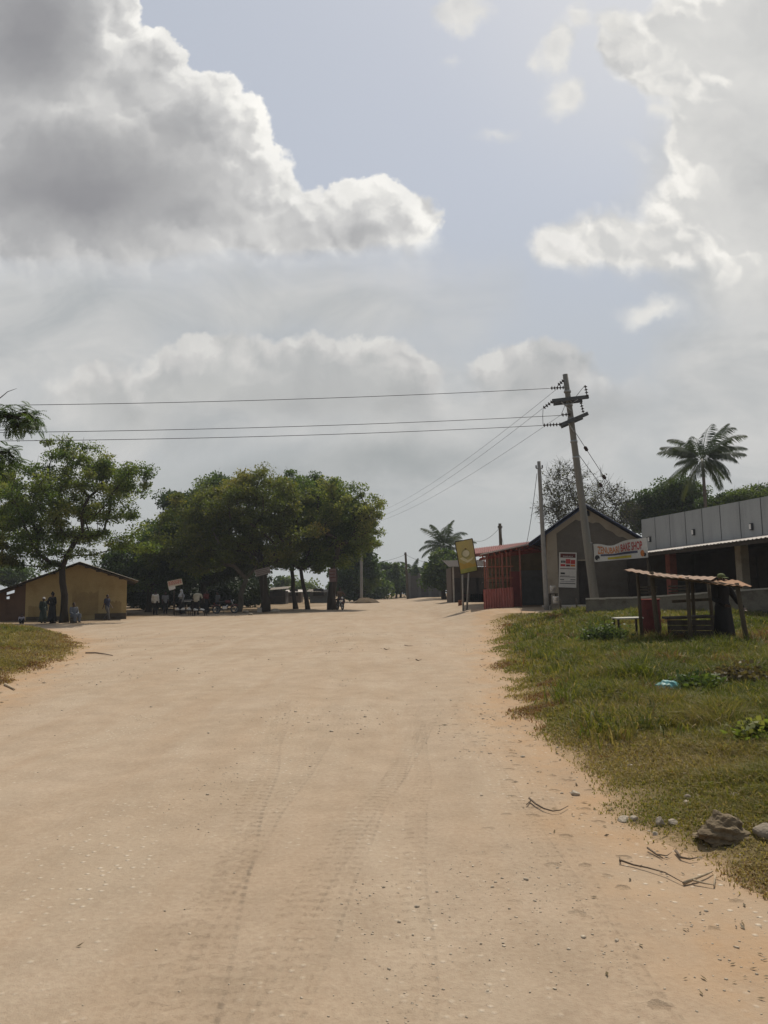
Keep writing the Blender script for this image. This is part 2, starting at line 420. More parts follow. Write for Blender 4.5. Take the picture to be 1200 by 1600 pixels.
# ------------------------------------------------------------------ ground
def ground_material():
    m, nt, out = nmat('pale_dirt'); b = N(nt, 'ShaderNodeBsdfPrincipled'); b.inputs['Roughness'].default_value = .95; b.inputs['Specular IOR Level'].default_value = .1
    geo = N(nt, 'ShaderNodeNewGeometry'); pos = geo.outputs['Position']
    sx = N(nt, 'ShaderNodeSeparateXYZ'); L(nt, pos, sx.inputs[0]); X, Y = sx.outputs[0], sx.outputs[1]
    def nz(sc, det=6, rough=.6, scl=(1, 1, 1)):
        mp = N(nt, 'ShaderNodeMapping'); mp.inputs['Scale'].default_value = scl; L(nt, pos, mp.inputs[0])
        n = N(nt, 'ShaderNodeTexNoise'); n.inputs['Scale'].default_value = sc; n.inputs['Detail'].default_value = det; n.inputs['Roughness'].default_value = rough
        L(nt, mp.outputs[0], n.inputs['Vector']); return n.outputs['Fac']
    big = nz(.35, 5); mid = nz(2.2, 6); fine = nz(28, 6, .7); grain = nz(150, 3, .6); lane = nz(1.0, 6, .6, (1.9, .16, 1))
    c = ramp(nt, big, [(.30, (.352, .266, .186)), (.52, (.386, .295, .212)), (.72, (.406, .315, .232))]).outputs[0]
    c = mixc(nt, mth(nt, 'MULTIPLY', ramp(nt, lane, [(.42, (0,) * 3), (.66, (1,) * 3)]).outputs[0], .55), c, (.360, .260, .176))
    c = mixc(nt, .55, c, mixc(nt, 1, c, ramp(nt, mid, [(.3, (.80, .79, .77)), (.7, (1.12, 1.12, 1.12))]).outputs[0], 'MULTIPLY'))
    c = mixc(nt, .6, c, mixc(nt, 1, c, ramp(nt, fine, [(.32, (.82, .80, .78)), (.68, (1.12, 1.18, 1.18))]).outputs[0], 'MULTIPLY'))
    # reddish loose soil along the verge edges, darker trodden soil far back
    ed = N(nt, 'ShaderNodeAttribute', attribute_name='edge')
    e = mth(nt, 'MULTIPLY', ed.outputs['Fac'], ramp(nt, mid, [(.28, (.25,) * 3), (.6, (1,) * 3)]).outputs[0])
    c = mixc(nt, mth(nt, 'MULTIPLY', e, .8), c, (.385, .245, .135))
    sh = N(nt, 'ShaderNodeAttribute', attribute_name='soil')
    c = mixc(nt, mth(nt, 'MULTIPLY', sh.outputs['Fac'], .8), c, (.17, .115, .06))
    # pale gravel showing through in worn patches
    vo = N(nt, 'ShaderNodeTexVoronoi'); vo.inputs['Scale'].default_value = 17; vo.inputs['Randomness'].default_value = 1; L(nt, pos, vo.inputs['Vector'])
    peb = ramp(nt, vo.outputs['Distance'], [(.10, (1,) * 3), (.30, (0,) * 3)]).outputs[0]
    sel = N(nt, 'ShaderNodeSeparateColor'); L(nt, vo.outputs['Color'], sel.inputs[0])
    worn = ramp(nt, nz(.8, 7, .65, (1.6, .45, 1)), [(.47, (0,) * 3), (.62, (1,) * 3)]).outputs[0]
    pm = mth(nt, 'MULTIPLY', mth(nt, 'MULTIPLY', peb, worn), mth(nt, 'GREATER_THAN', sel.outputs[0], .45))
    c = mixc(nt, mth(nt, 'MULTIPLY', pm, .85), c, (.60, .52, .41))
    c = mixc(nt, mth(nt, 'MULTIPLY', worn, .22), c, (.46, .385, .29))
    # tyre tracks pressed in the dust: smooth band + lugs
    nearf = N(nt, 'ShaderNodeMapRange', interpolation_type='SMOOTHSTEP'); L(nt, Y, nearf.inputs[0]); nearf.inputs[1].default_value = 13; nearf.inputs[2].default_value = 5.0
    hgt = mth(nt, 'ADD', mth(nt, 'MULTIPLY', fine, .30), mth(nt, 'MULTIPLY', grain, .12))
    hgt = mth(nt, 'ADD', hgt, mth(nt, 'MULTIPLY', mid, .9)); hgt = mth(nt, 'ADD', hgt, mth(nt, 'MULTIPLY', pm, .35))
    patchy = ramp(nt, nz(.9, 4), [(.34, (.22,) * 3), (.60, (1,) * 3)]).outputs[0]
    wob = mth(nt, 'MULTIPLY', mth(nt, 'SUBTRACT', nz(.16, 2), .5), 1.6)
    for (pa, pb, wd, freq, k) in TRACKS:
        a, q = G(*pa), G(*pb); sl = (q.x - a.x) / (q.y - a.y)
        d = mth(nt, 'SUBTRACT', mth(nt, 'ADD', X, mth(nt, 'MULTIPLY', wob, .35)), mth(nt, 'MULTIPLY_ADD', Y, sl, a.x - sl * a.y))
        ad = mth(nt, 'ABSOLUTE', d)
        band = N(nt, 'ShaderNodeMapRange', interpolation_type='SMOOTHSTEP'); L(nt, ad, band.inputs[0]); band.inputs[1].default_value = wd; band.inputs[2].default_value = wd * .7
        bb = mth(nt, 'MULTIPLY', mth(nt, 'MULTIPLY', band.outputs[0], patchy), nearf.outputs[0])
        lug = mth(nt, 'SINE', mth(nt, 'ADD', mth(nt, 'MULTIPLY', Y, freq), mth(nt, 'MULTIPLY', ad, 22.0)))
        lug = mth(nt, 'MULTIPLY', mth(nt, 'GREATER_THAN', lug, .25), mth(nt, 'GREATER_THAN', ad, wd * .12))
        lugf = mth(nt, 'MULTIPLY', mth(nt, 'MULTIPLY', lug, bb), mth(nt, 'GREATER_THAN', fine, .43))
        hgt = mth(nt, 'SUBTRACT', hgt, mth(nt, 'MULTIPLY', lugf, k * .7)); hgt = mth(nt, 'SUBTRACT', hgt, mth(nt, 'MULTIPLY', bb, k * .35))
        c = mixc(nt, mth(nt, 'MULTIPLY', lugf, .20 * k), c, (.27, .195, .125))
    # footprints and scuffs in the soft margin
    mpf = N(nt, 'ShaderNodeMapping'); mpf.inputs['Scale'].default_value = (.8, .9, 1); L(nt, pos, mpf.inputs[0])
    vf = N(nt, 'ShaderNodeTexVoronoi'); vf.inputs['Scale'].default_value = 6.5; L(nt, mpf.outputs[0], vf.inputs['Vector']); sf = N(nt, 'ShaderNodeSeparateColor'); L(nt, vf.outputs['Color'], sf.inputs[0])
    dent = mth(nt, 'MULTIPLY', ramp(nt, mth(nt, 'ADD', vf.outputs['Distance'], mth(nt, 'MULTIPLY', mth(nt, 'SUBTRACT', fine, .5), .25)), [(.10, (1,) * 3), (.26, (0,) * 3)]).outputs[0], mth(nt, 'GREATER_THAN', sf.outputs[1], .62))
    soft = N(nt, 'ShaderNodeAttribute', attribute_name='soft'); dent = mth(nt, 'MULTIPLY', dent, soft.outputs['Fac'])
    hgt = mth(nt, 'SUBTRACT', hgt, mth(nt, 'MULTIPLY', dent, .9)); c = mixc(nt, mth(nt, 'MULTIPLY', dent, .13), c, (.24, .17, .105))
    bp = N(nt, 'ShaderNodeBump'); bp.inputs['Strength'].default_value = .75; bp.inputs['Distance'].default_value = .03
    L(nt, hgt, bp.inputs['Height']); L(nt, bp.outputs[0], b.inputs['Normal'])
    L(nt, c, b.inputs['Base Color']); L(nt, b.outputs[0], out.inputs['Surface']); return m
TRACKS = [((270, 1590), (385, 1270), .13, 62, 1.0), ((330, 1590), (640, 1180), .11, 70, .8), ((420, 1590), (600, 1240), .10, 70, .7),
          ((905, 1400), (775, 1200), .075, 80, .45), ((640, 1590), (660, 1160), .09, 66, .45), ((180, 1590), (480, 1190), .12, 60, .6), ((1010, 1590), (800, 1150), .10, 60, .35)]
M_DIRT = ground_material()

def grid_mesh(name, xs, ys, zf, m, attrs=None, keep=None):
    xx, yy = np.meshgrid(xs, ys); zz = zf(xx, yy); nx, ny = len(xs), len(ys)
    co = np.stack([xx, yy, zz], -1).reshape(-1, 3).astype(np.float32)
    ii = np.arange(nx * ny).reshape(ny, nx)
    q = np.stack([ii[:-1, :-1], ii[:-1, 1:], ii[1:, 1:], ii[1:, :-1]], -1).reshape(-1, 4)
    if keep is not None:
        kk = keep(xx, yy).reshape(-1); q = q[kk[q].any(1)]
        used = np.zeros(nx * ny, bool); used[q.ravel()] = True; remap = np.cumsum(used) - 1
        co = co[used]; q = remap[q]; sel = used
    else: sel = slice(None)
    me = bpy.data.meshes.new(name); me.vertices.add(len(co)); me.vertices.foreach_set('co', co.ravel())
    me.loops.add(q.size); me.loops.foreach_set('vertex_index', q.ravel().astype(np.int32))
    me.polygons.add(len(q)); me.polygons.foreach_set('loop_start', np.arange(0, q.size, 4, dtype=np.int32)); me.polygons.foreach_set('loop_total', np.full(len(q), 4, np.int32))
    me.polygons.foreach_set('use_smooth', np.ones(len(q), bool)); me.update(calc_edges=True)
    for k, fn in (attrs or {}).items():
        a = me.attributes.new(k, 'FLOAT', 'POINT'); a.data.foreach_set('value', fn(xx, yy).reshape(-1)[sel].astype(np.float32))
    me.materials.append(m); o = bpy.data.objects.new(name, me); COL.objects.link(o); return o
ys = np.concatenate([np.linspace(-60, 1.5, 16), np.geomspace(1.6, 70, 300), np.geomspace(72, 1500, 40)])
xs = np.concatenate([-np.geomspace(1500, 42, 22), np.linspace(-40, -8.2, 80), np.linspace(-8, 8, 150), np.linspace(8.2, 40, 80), np.geomspace(42, 1500, 22)])
def edge_attr(x, y):
    d = verge_d(x, y); return np.exp(-(np.minimum(d + .1, 0) / .55) ** 2) * (d > -3)
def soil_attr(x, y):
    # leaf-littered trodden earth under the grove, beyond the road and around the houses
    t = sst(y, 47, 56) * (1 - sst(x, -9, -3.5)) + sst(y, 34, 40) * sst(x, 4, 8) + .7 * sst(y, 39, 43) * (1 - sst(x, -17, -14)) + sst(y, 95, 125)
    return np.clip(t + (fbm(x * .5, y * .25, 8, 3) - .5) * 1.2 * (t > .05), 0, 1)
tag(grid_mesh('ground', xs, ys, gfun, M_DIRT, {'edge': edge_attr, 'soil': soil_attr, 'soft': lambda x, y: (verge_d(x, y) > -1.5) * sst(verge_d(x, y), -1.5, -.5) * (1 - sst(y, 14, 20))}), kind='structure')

# verges: raised earth carrying the grass
def verge_material():
    m, nt, out = nmat('verge_earth'); b = N(nt, 'ShaderNodeBsdfPrincipled'); b.inputs['Roughness'].default_value = .95; b.inputs['Specular IOR Level'].default_value = .1
    geo = N(nt, 'ShaderNodeNewGeometry'); n = N(nt, 'ShaderNodeTexNoise'); n.inputs['Scale'].default_value = 7; n.inputs['Detail'].default_value = 8; n.inputs['Roughness'].default_value = .7
    L(nt, geo.outputs['Position'], n.inputs['Vector'])
    cv_ = N(nt, 'ShaderNodeAttribute', attribute_name='cover')
    dirt = ramp(nt, n.outputs['Fac'], [(.3, (.33, .22, .125)), (.7, (.45, .32, .20))]).outputs[0]
    th = ramp(nt, n.outputs['Fac'], [(.3, (.075, .065, .025)), (.5, (.14, .11, .045)), (.7, (.22, .165, .08))]).outputs[0]
    f = mth(nt, 'ADD', cv_.outputs['Fac'], mth(nt, 'MULTIPLY', mth(nt, 'SUBTRACT', n.outputs['Fac'], .5), 1.4), clamp=True)
    c = mixc(nt, f, dirt, th); L(nt, c, b.inputs['Base Color'])
    bp = N(nt, 'ShaderNodeBump'); bp.inputs['Strength'].default_value = .9; bp.inputs['Distance'].default_value = .05; L(nt, n.outputs['Fac'], bp.inputs['Height']); L(nt, bp.outputs[0], b.inputs['Normal'])
    L(nt, b.outputs[0], out.inputs['Surface']); return m
M_VERGE = verge_material()
def cover(x, y):
    d = verge_d(x, y); near = 1 - sst(y, 6.0, 9.5)
    return np.clip(sst(d, -.05, .10 + .045 * y) * (1 - path_mask(x, y)), 0, 1)
zv = lambda x, y: gfun(x, y) + vlift(x, y)
tag(grid_mesh('grass_verge', np.linspace(.8, 30, 260), np.geomspace(1.3, 33.5, 240), zv, M_VERGE, {'cover': cover}, lambda x, y: verge_d(x, y) > -.3), kind='structure')
tag(grid_mesh('grass_bank', np.linspace(-40, -4, 220), np.linspace(8, 36, 170), zv, M_VERGE, {'cover': cover}, lambda x, y: verge_d(x, y) > -.3), kind='structure')

# grass blades
def mesh_np(name, co, faces4=None, faces3=None, m=None, attr=None, smooth=False):
    me = bpy.data.meshes.new(name); me.vertices.add(len(co)); me.vertices.foreach_set('co', co.astype(np.float32).ravel())
    q = faces4 if faces4 is not None else np.zeros((0, 4), int); t = faces3 if faces3 is not None else np.zeros((0, 3), int)
    li = np.concatenate([q.ravel(), t.ravel()]).astype(np.int32); me.loops.add(len(li)); me.loops.foreach_set('vertex_index', li)
    tot = np.concatenate([np.full(len(q), 4), np.full(len(t), 3)]).astype(np.int32); st = np.concatenate([[0], np.cumsum(tot)[:-1]]).astype(np.int32)
    me.polygons.add(len(tot)); me.polygons.foreach_set('loop_start', st); me.polygons.foreach_set('loop_total', tot)
    me.update(calc_edges=True)
    if attr is not None:
        a = me.attributes.new('tint', 'FLOAT', 'POINT'); a.data.foreach_set('value', attr.astype(np.float32))
    if m: me.materials.append(m)
    return me
M_GRASS = leafmat('grass_blade', [(0, (.068, .092, .016)), (.3, (.142, .152, .031)), (.5, (.21, .186, .052)), (.7, (.26, .20, .08)), (.88, (.38, .29, .15)), (1, (.20, .105, .05))], .38)
def blades(x, y, h, w, lean, tint):
    n = len(x); a = rng.uniform(0, 2 * np.pi, n); dx, dy = np.cos(a), np.sin(a); z0 = gfun(x, y) + np.maximum(vlift(x, y), 0) - .01
    b = rng.uniform(0, 2 * np.pi, n); lx, ly = np.cos(b) * lean * h, np.sin(b) * lean * h
    co = np.empty((n, 5, 3))
    co[:, 0] = np.stack([x - dx * w, y - dy * w, z0], -1); co[:, 1] = np.stack([x + dx * w, y + dy * w, z0], -1)
    co[:, 2] = np.stack([x - dx * w * .8 + lx * .35, y - dy * w * .8 + ly * .35, z0 + h * .6], -1); co[:, 3] = np.stack([x + dx * w * .8 + lx * .35, y + dy * w * .8 + ly * .35, z0 + h * .6], -1)
    co[:, 4] = np.stack([x + lx, y + ly, z0 + h * (1 - .35 * lean)], -1)
    i = np.arange(n)[:, None] * 5
    return co.reshape(-1, 3), i + np.array([[0, 1, 3, 2]]), i + np.array([[2, 3, 4]]), np.repeat(tint, 5)
def grass_field(name, n, xr, yr, label_side):
    # denser close to the camera
    u = rng.random(n); y = yr[0] * (yr[1] / yr[0]) ** u; x = rng.uniform(xr[0], xr[1], n) * y
    px = 600 + F * x / y; ok = (px > -80) & (px < 1300); x, y = x[ok], y[ok]
    d = verge_d(x, y); side = (x > 0) if label_side else (x < 0)
    clump = fbm(x * 1.5, y * 1.5, 41, 4); thin = fbm(x * .8, y * .8, 44, 3)
    near = 1 - sst(y, 6.0, 9.0)
    prob = sst(d, -.10, .10 + .045 * y) * (.30 + 1.1 * sst(clump, .3, .55)) * (1 - .97 * path_mask(x, y)) * (1 - .15 * near)
    k = side & (rng.random(len(x)) < prob); x, y, d, clump, thin, near = x[k], y[k], d[k], clump[k], thin[k], near[k]
    inn = sst(d, .2, 2.0)
    h = (.045 + .15 * inn + .16 * sst(clump, .5, .8) * inn) * rng.uniform(.5, 1.5, len(x)) * (1 - .35 * near)
    h = h * (1 + .25 * sst(y, 11, 14) * (1 - sst(y, 17, 20)) * (x > 5))
    w = (.0022 + .00042 * y) * rng.uniform(.7, 1.4, len(x))
    g = fbm(x * .55, y * .55, 47, 3)
    t = .64 - .30 * sst(d, .3, 2.4) - .95 * (g - .5) + rng.normal(0, .13, len(x)) + .10 * near
    if not label_side: t = t + .14
    t = t - .16 * sst(x, 3.5, 6) * (1 - sst(y, 10, 13)) * sst(y, 5.5, 7)
    t = np.where(rng.random(len(x)) < .10, rng.uniform(.65, .92, len(x)), t)
    red = fbm(x * .9 + 50, y * .9, 60, 2); t = np.where((red > .70) & (rng.random(len(x)) < .7), 1.0, t)
    co, q, tr, ti = blades(x, y, h, w, rng.uniform(.2, 1.3, len(x)), np.clip(t, 0, 1))
    o = link(name, mesh_np(name, co, q, tr, M_GRASS, ti)); return o
tag(grass_field('grass', 620000, (.10, .60), (2.6, 32), True), 'olive and straw coloured grass covering the right verge', 'grass', kind='stuff')
CLEAR = [(1043, 1092), (1072, 1173), (1150, 1250), (1072, 1212), (1140, 1322)]
def tufts(n, per):
    """rank clumps standing above the mown verge"""
    y = 3.4 * (27 / 3.4) ** rng.random(n * 4); x = rng.uniform(.16, .60, n * 4) * y; d = verge_d(x, y)
    wgt = sst(d, .5, 1.6) * (.15 + sst(fbm(x * .6, y * .6, 90, 3), .45, .65) + .9 * sst(x, 2.6, 3.6) * (1 - sst(y, 8, 11)) + .8 * sst(y, 12.5, 14) * (1 - sst(y, 18.5, 20))) * (1 - path_mask(x, y))
    k = rng.random(len(x)) < wgt; x, y = x[k][:n], y[k][:n]; m = len(x); rr = rng.uniform(.05, .22, m); hh = rng.uniform(.10, .34, m) * (.55 + .45 * sst(y, 5, 10)); ct = rng.normal(.33, .16, m)
    for q_ in CLEAR:
        c_ = GV(*q_); kk = ((x - c_.x) / .45) ** 2 + np.where(y < c_.y, (y - c_.y) / 1.5, (y - c_.y) / .35) ** 2 > 1; x, y = x[kk], y[kk]
    m = len(x); rr = rng.uniform(.05, .22, m); hh = rng.uniform(.10, .34, m) * (.55 + .45 * sst(y, 5, 10)); ct = rng.normal(.33, .16, m)
    i = np.repeat(np.arange(m), per); nn = len(i); X = x[i] + rng.normal(0, 1, nn) * rr[i]; Y = y[i] + rng.normal(0, 1, nn) * rr[i]
    h = hh[i] * rng.uniform(.5, 1.25, nn); t = np.clip(ct[i] + rng.normal(0, .10, nn) + (rng.random(nn) < .07) * .4, 0, 1)
    co, q, tr, ti = blades(X, Y, h, (.003 + .0004 * Y) * rng.uniform(.7, 1.4, nn), rng.uniform(.2, 1.1, nn), t)
    return link('grass', mesh_np('grass', co, q, tr, M_GRASS, ti))
tag(tufts(2600, 55), 'taller green and straw tufts standing up in the right verge', 'grass', kind='stuff')
tag(grass_field('grass', 330000, (-.60, -.30), (11, 34), False), 'dry brownish grass on the low bank at the left', 'grass', kind='stuff')

# loose gravel and litter
M_STONE = mat('limestone', (.47, .39, .29), .9, .35, 4, .5, 25)
def gravel(n):
    vs, fs = [], []; ic = bmesh.new(); bmesh.ops.create_icosphere(ic, subdivisions=1, radius=1); ic.verts.index_update()
    bv = np.array([v.co for v in ic.verts]); bf = np.array([[v.index for v in f.verts] for f in ic.faces]); ic.free()
    y = 2.0 * (30 / 2.0) ** rng.random(n); x = rng.uniform(-.62, .62, n) * y
    d = verge_d(x, y); wn = fbm(x * 1.3, y * .5, 71, 4)
    keep = (d < .6) & (rng.random(n) < (.04 + .9 * sst(wn, .55, .72) + .65 * np.exp(-(d / .45) ** 2)))
    x, y = x[keep], y[keep]; n = len(x); r = (.0018 + .0005 * y) * rng.lognormal(0, .45, n); r = np.minimum(r, .022)
    z = gfun(x, y) + np.maximum(vlift(x, y), 0)
    sc = rng.uniform(.6, 1.4, (n, 1, 3)) * r[:, None, None]; sc[..., 2] *= .6
    a = rng.uniform(0, 6.28, n); jit = 1 + rng.normal(0, .16, (n, len(bv), 1)); v = bv[None] * jit * sc
    vx = v[..., 0] * np.cos(a)[:, None] - v[..., 1] * np.sin(a)[:, None]; vy = v[..., 0] * np.sin(a)[:, None] + v[..., 1] * np.cos(a)[:, None]
    co = np.stack([vx + x[:, None], vy + y[:, None], v[..., 2] + z[:, None] + r[:, None] * .15], -1).reshape(-1, 3)
    f = (bf[None] + (np.arange(n) * len(bv))[:, None, None]).reshape(-1, 3)
    return link('gravel', mesh_np('gravel', co, None, f, M_STONE))
tag(gravel(15000), 'loose pale gravel scattered over the dirt road', 'gravel', kind='stuff')
# ------------------------------------------------------------------ trees
M_BARK = mat('bark', (.045, .034, .024), .95, .4, 5, .6, 30, streak=(1, 1, .25))
M_BARKP = mat('pale_bark', (.13, .11, .085), .95, .35, 5, .5, 30, streak=(1, 1, .25))
M_LEAF = leafmat('leaf_green', [(0, (0.045, 0.075, 0.018)), (.35, (0.083, 0.128, 0.030)), (.7, (0.143, 0.180, 0.045)), (1, (0.225, 0.225, 0.075))], 0.50)
M_LEAFDK = leafmat('leaf_dark', [(0, (0.031, 0.054, 0.020)), (.5, (0.061, 0.099, 0.031)), (1, (0.128, 0.162, 0.051))], 0.40)
M_LEAFOL = leafmat('leaf_olive', [(0, (.060, .078, .020)), (.35, (.105, .128, .030)), (.7, (.165, .170, .042)), (1, (.25, .205, .055))], .45)
M_LEAFBR = leafmat('leaf_dry', [(0, (0.065, 0.049, 0.029)), (.5, (0.111, 0.086, 0.046)), (1, (0.182, 0.143, 0.078))], 0.40)
M_LEAFGB = leafmat('leaf_grey_brown', [(0, (.04, .048, .024)), (.5, (.078, .085, .042)), (1, (.13, .12, .07))], .35); M_BARKG = mat('grey_bark', (.075, .068, .06), .95, .3, 5)
M_LEAFYE = leafmat('leaf_yellowish', [(0, (0.077, 0.083, 0.017)), (.5, (0.154, 0.143, 0.033)), (1, (0.275, 0.231, 0.066))], 0.50)

def leaf_mesh(name, cent, size, m, tint, outward=None, droop=.35, aspect=.42):
    n = len(cent); t = rng.normal(0, 1, (n, 3))
    if outward is not None: t += outward * .8
    t[:, 2] -= droop; t /= np.linalg.norm(t, axis=1)[:, None] + 1e-9
    b = np.cross(t, rng.normal(0, 1, (n, 3)) + np.array([0, 0, .8])); b /= np.linalg.norm(b, axis=1)[:, None] + 1e-9
    nn = np.cross(t, b); L_ = size[:, None]
    co = np.stack([cent, cent + t * L_ * .5 + b * L_ * aspect + nn * L_ * .08, cent + t * L_, cent + t * L_ * .5 - b * L_ * aspect + nn * L_ * .08], 1).reshape(-1, 3)
    return mesh_np(name, co, np.arange(n)[:, None] * 4 + np.arange(4)[None], None, m, np.repeat(tint, 4))

def skeleton(base, forks, cl, r0, tipr, wig, upbias, kpath=.35, minr=.012):
    """trunk polyline base->forks, then each cluster hangs on the nearest reachable node"""
    nodes = [np.array(base)]; par = [-1]; plen = [0.0]
    for f in forks:
        f = np.array(f); a = nodes[-1]
        for t in (.5, 1.0):
            p = a * (1 - t) + f * t
            if t < 1: p = p + rng.normal(0, wig * .07, 3) * [1, 1, .2]
            nodes.append(p); par.append(len(nodes) - 2); plen.append(plen[par[-1]] + np.linalg.norm(p - nodes[par[-1]]))
    i0 = len(nodes) - 1
    root = nodes[-1]; order = np.argsort(np.linalg.norm(cl - root, axis=1)); tips = []
    for ci in order:
        c = cl[ci]; A = np.array(nodes[i0 - (1 if len(forks) > 1 else 0):]); off = len(nodes) - len(A)
        d = np.linalg.norm(A - c, axis=1) + kpath * np.array(plen[off:]) + .6 * np.maximum(A[:, 2] - c[2], 0)
        j = int(np.argmin(d)) + off; a = nodes[j]; dist = np.linalg.norm(c - a); k = max(1, int(dist / .9)); prev = j
        k = min(k, 5)
        for s in range(1, k + 1):
            t = s / k; p = a * (1 - t) + c * t
            if s < k: p = p + rng.normal(0, wig, 3) * dist * .12 + np.array([0, 0, upbias * dist * t * (1 - t)])
            nodes.append(p); par.append(prev); plen.append(plen[prev] + np.linalg.norm(p - nodes[prev])); prev = len(nodes) - 1
        tips.append(prev)
    n = len(nodes); w = np.zeros(n); w[tips] = 1
    for i in range(n - 1, 0, -1): w[par[i]] += w[i]
    r = np.maximum(tipr * np.maximum(w, .6) ** .48, minr); s = min(1.0, r0 / r[i0]) if r[i0] > 0 else 1
    r = np.maximum(r * s, minr); r[:i0 + 1] = np.linspace(r0 * 1.15, r0 * .9, i0 + 1); r[0] = r0 * 1.5
    return nodes, par, r, i0

def tree(name, label, group, bpx, D, forks, ells, ncl, nleaf, rc, lsize, lm, bm_, r0, cat='tree', depth=.85, twigs=4, hollow=.55, dz=None, tshift=0.0, kpath=.35, upbias=.12, tipr=.03, cullback=False, minr=.012, base=None, name_crown='crown', squash=.75, tipf=1.0):
    b = at(bpx, D, -.05) if base is None else Vector(base)
    root = empty(name, b, label, cat, group)
    # cluster centres in the union of ellipsoids
    E = []
    for e in ells:
        cx, cy, rx, ry = e[:4]; dd = e[4] if len(e) > 4 else 0.0
        c = P(cx, cy, D + dd); E.append((np.array(c), np.array([rx * D / F, rx * D / F * depth, ry * D / F])))
    vol = np.array([q[1].prod() for q in E]); vol = vol ** .8 / (vol ** .8).sum(); pts = []; tries = 0
    mind = rc * .75
    while len(pts) < ncl and tries < ncl * 60:
        tries += 1; c, r = E[rng.choice(len(E), p=vol)]; v = rng.normal(0, 1, 3); v /= np.linalg.norm(v); q = rng.random() ** (1 / 3)
        if rng.random() > (1 - hollow) + hollow * q ** 2.2: continue
        p = c + v * q * r
        if p[2] < b.z + (.6 if D > 25 and cat != "weed" else .02): continue
        if pts and np.min(np.linalg.norm(np.array(pts) - p, axis=1)) < mind * (1 - tries / (ncl * 60.)): continue
        pts.append(p)
    cl = np.array(pts)
    fk = [P(fx, fy, D + (fd[0] if fd else 0)) for fx, fy, *fd in forks]
    nodes, par, r, i0 = skeleton(b, [tuple(f) for f in fk], cl, r0, tipr, 1.0, upbias, kpath, minr)
    tb = MB()
    tb.tube(nodes[:i0 + 1], list(r[:i0 + 1]), 10)
    for i in range(i0 + 1, len(nodes)):
        tb.tube([nodes[par[i]], nodes[i]], [min(r[par[i]], r[i] * 1.5), r[i]], 6 if r[i] > .05 else 4, False)
    tw = int(twigs)
    cen = cl.mean(0)
    for c in cl:
        for k in range(tw):
            v = rng.normal(0, 1, 3) + (c - cen) * .5 / (np.linalg.norm(c - cen) + .01); v /= np.linalg.norm(v); e = c + v * rc * rng.uniform(.7, 1.5) * tipf
            m_ = (c + e) / 2 + rng.normal(0, .08, 3) * rc
            tb.tube([c, m_, e], [minr * 1.1, minr * .8, minr * .45], 3, False)
    tb.build('trunk', bm_, root)
    n = ncl_leaves = nleaf; k = rng.integers(0, len(cl), n); offs = rng.normal(0, 1, (n, 3)); offs /= np.linalg.norm(offs, axis=1)[:, None]
    offs *= (rng.random((n, 1)) ** .5) * rc * rng.uniform(.6, 1.35, (len(cl), 1))[k] * np.array([1.15, 1.15, squash])
    cent = cl[k] + offs
    ctint = rng.normal(0, .16, len(cl)) + fbm(cl[:, 0] * .35, cl[:, 2] * .35 + cl[:, 1] * .2, 77, 2) - .5
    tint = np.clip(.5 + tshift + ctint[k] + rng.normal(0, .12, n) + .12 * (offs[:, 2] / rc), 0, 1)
    size = lsize * rng.uniform(.6, 1.4, n)
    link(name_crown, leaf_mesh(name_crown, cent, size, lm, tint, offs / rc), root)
    return root

M_LEAFSHADE = leafmat('leaf_shaded', [(0, (.016, .028, .010)), (.5, (.032, .050, .016)), (1, (.06, .075, .025))], .2)  # leaf colour darkened to carry the shade under the grove canopy
GV_ = 'trees of the roadside grove'
# the big tree in front of the yellow house
tree('shade_tree', 'tall airy shade tree whose dark trunk stands before the gable of the yellow house', None, 101, 42.5, [(101, 930), (97, 888)],
     [(105, 760, 95, 62), (60, 790, 80, 60), (165, 770, 70, 62), (110, 715, 62, 26), (30, 825, 60, 48), (190, 745, 44, 32), (150, 830, 70, 42), (80, 850, 70, 40), (205, 845, 34, 30), (12, 872, 26, 18), (215, 742, 26, 18), (20, 760, 40, 40)],
     240, 62000, .50, .105, M_LEAF, M_BARK, .19, hollow=.35, twigs=6, tshift=-.02, kpath=.25, tipr=.04, squash=.7)
# feathery tree whose boughs reach in at the left edge is built below (pinnate leaves)
tree('broadleaf_tree', 'leafy tree cut by the left photo edge, left of the tall shade tree', None, -70, 47, [(-70, 900), (-62, 850)],
     [(-20, 770, 55, 55), (-60, 740, 70, 60), (18, 735, 26, 40), (-30, 830, 60, 40), (8, 790, 30, 40)], 110, 26000, .55, .12, M_LEAF, M_BARK, .24, tshift=.04)
tree('yellowish_shrub_tree', 'small yellow green tree low at the left photo edge beside the house roof', None, -30, 40, [(-28, 930), (-20, 905)],
     [(-12, 868, 32, 24), (-40, 880, 36, 30)], 26, 5000, .42, .14, M_LEAFYE, M_BARK, .12)
tree('distant_round_tree', 'far dark round tree seen low behind the left end of the house roof', None, -22, 90, [(-22, 925)],
     [(12, 897, 30, 14), (-30, 896, 40, 16)], 30, 7000, 1.1, .34, M_LEAFDK, M_BARK, .3)
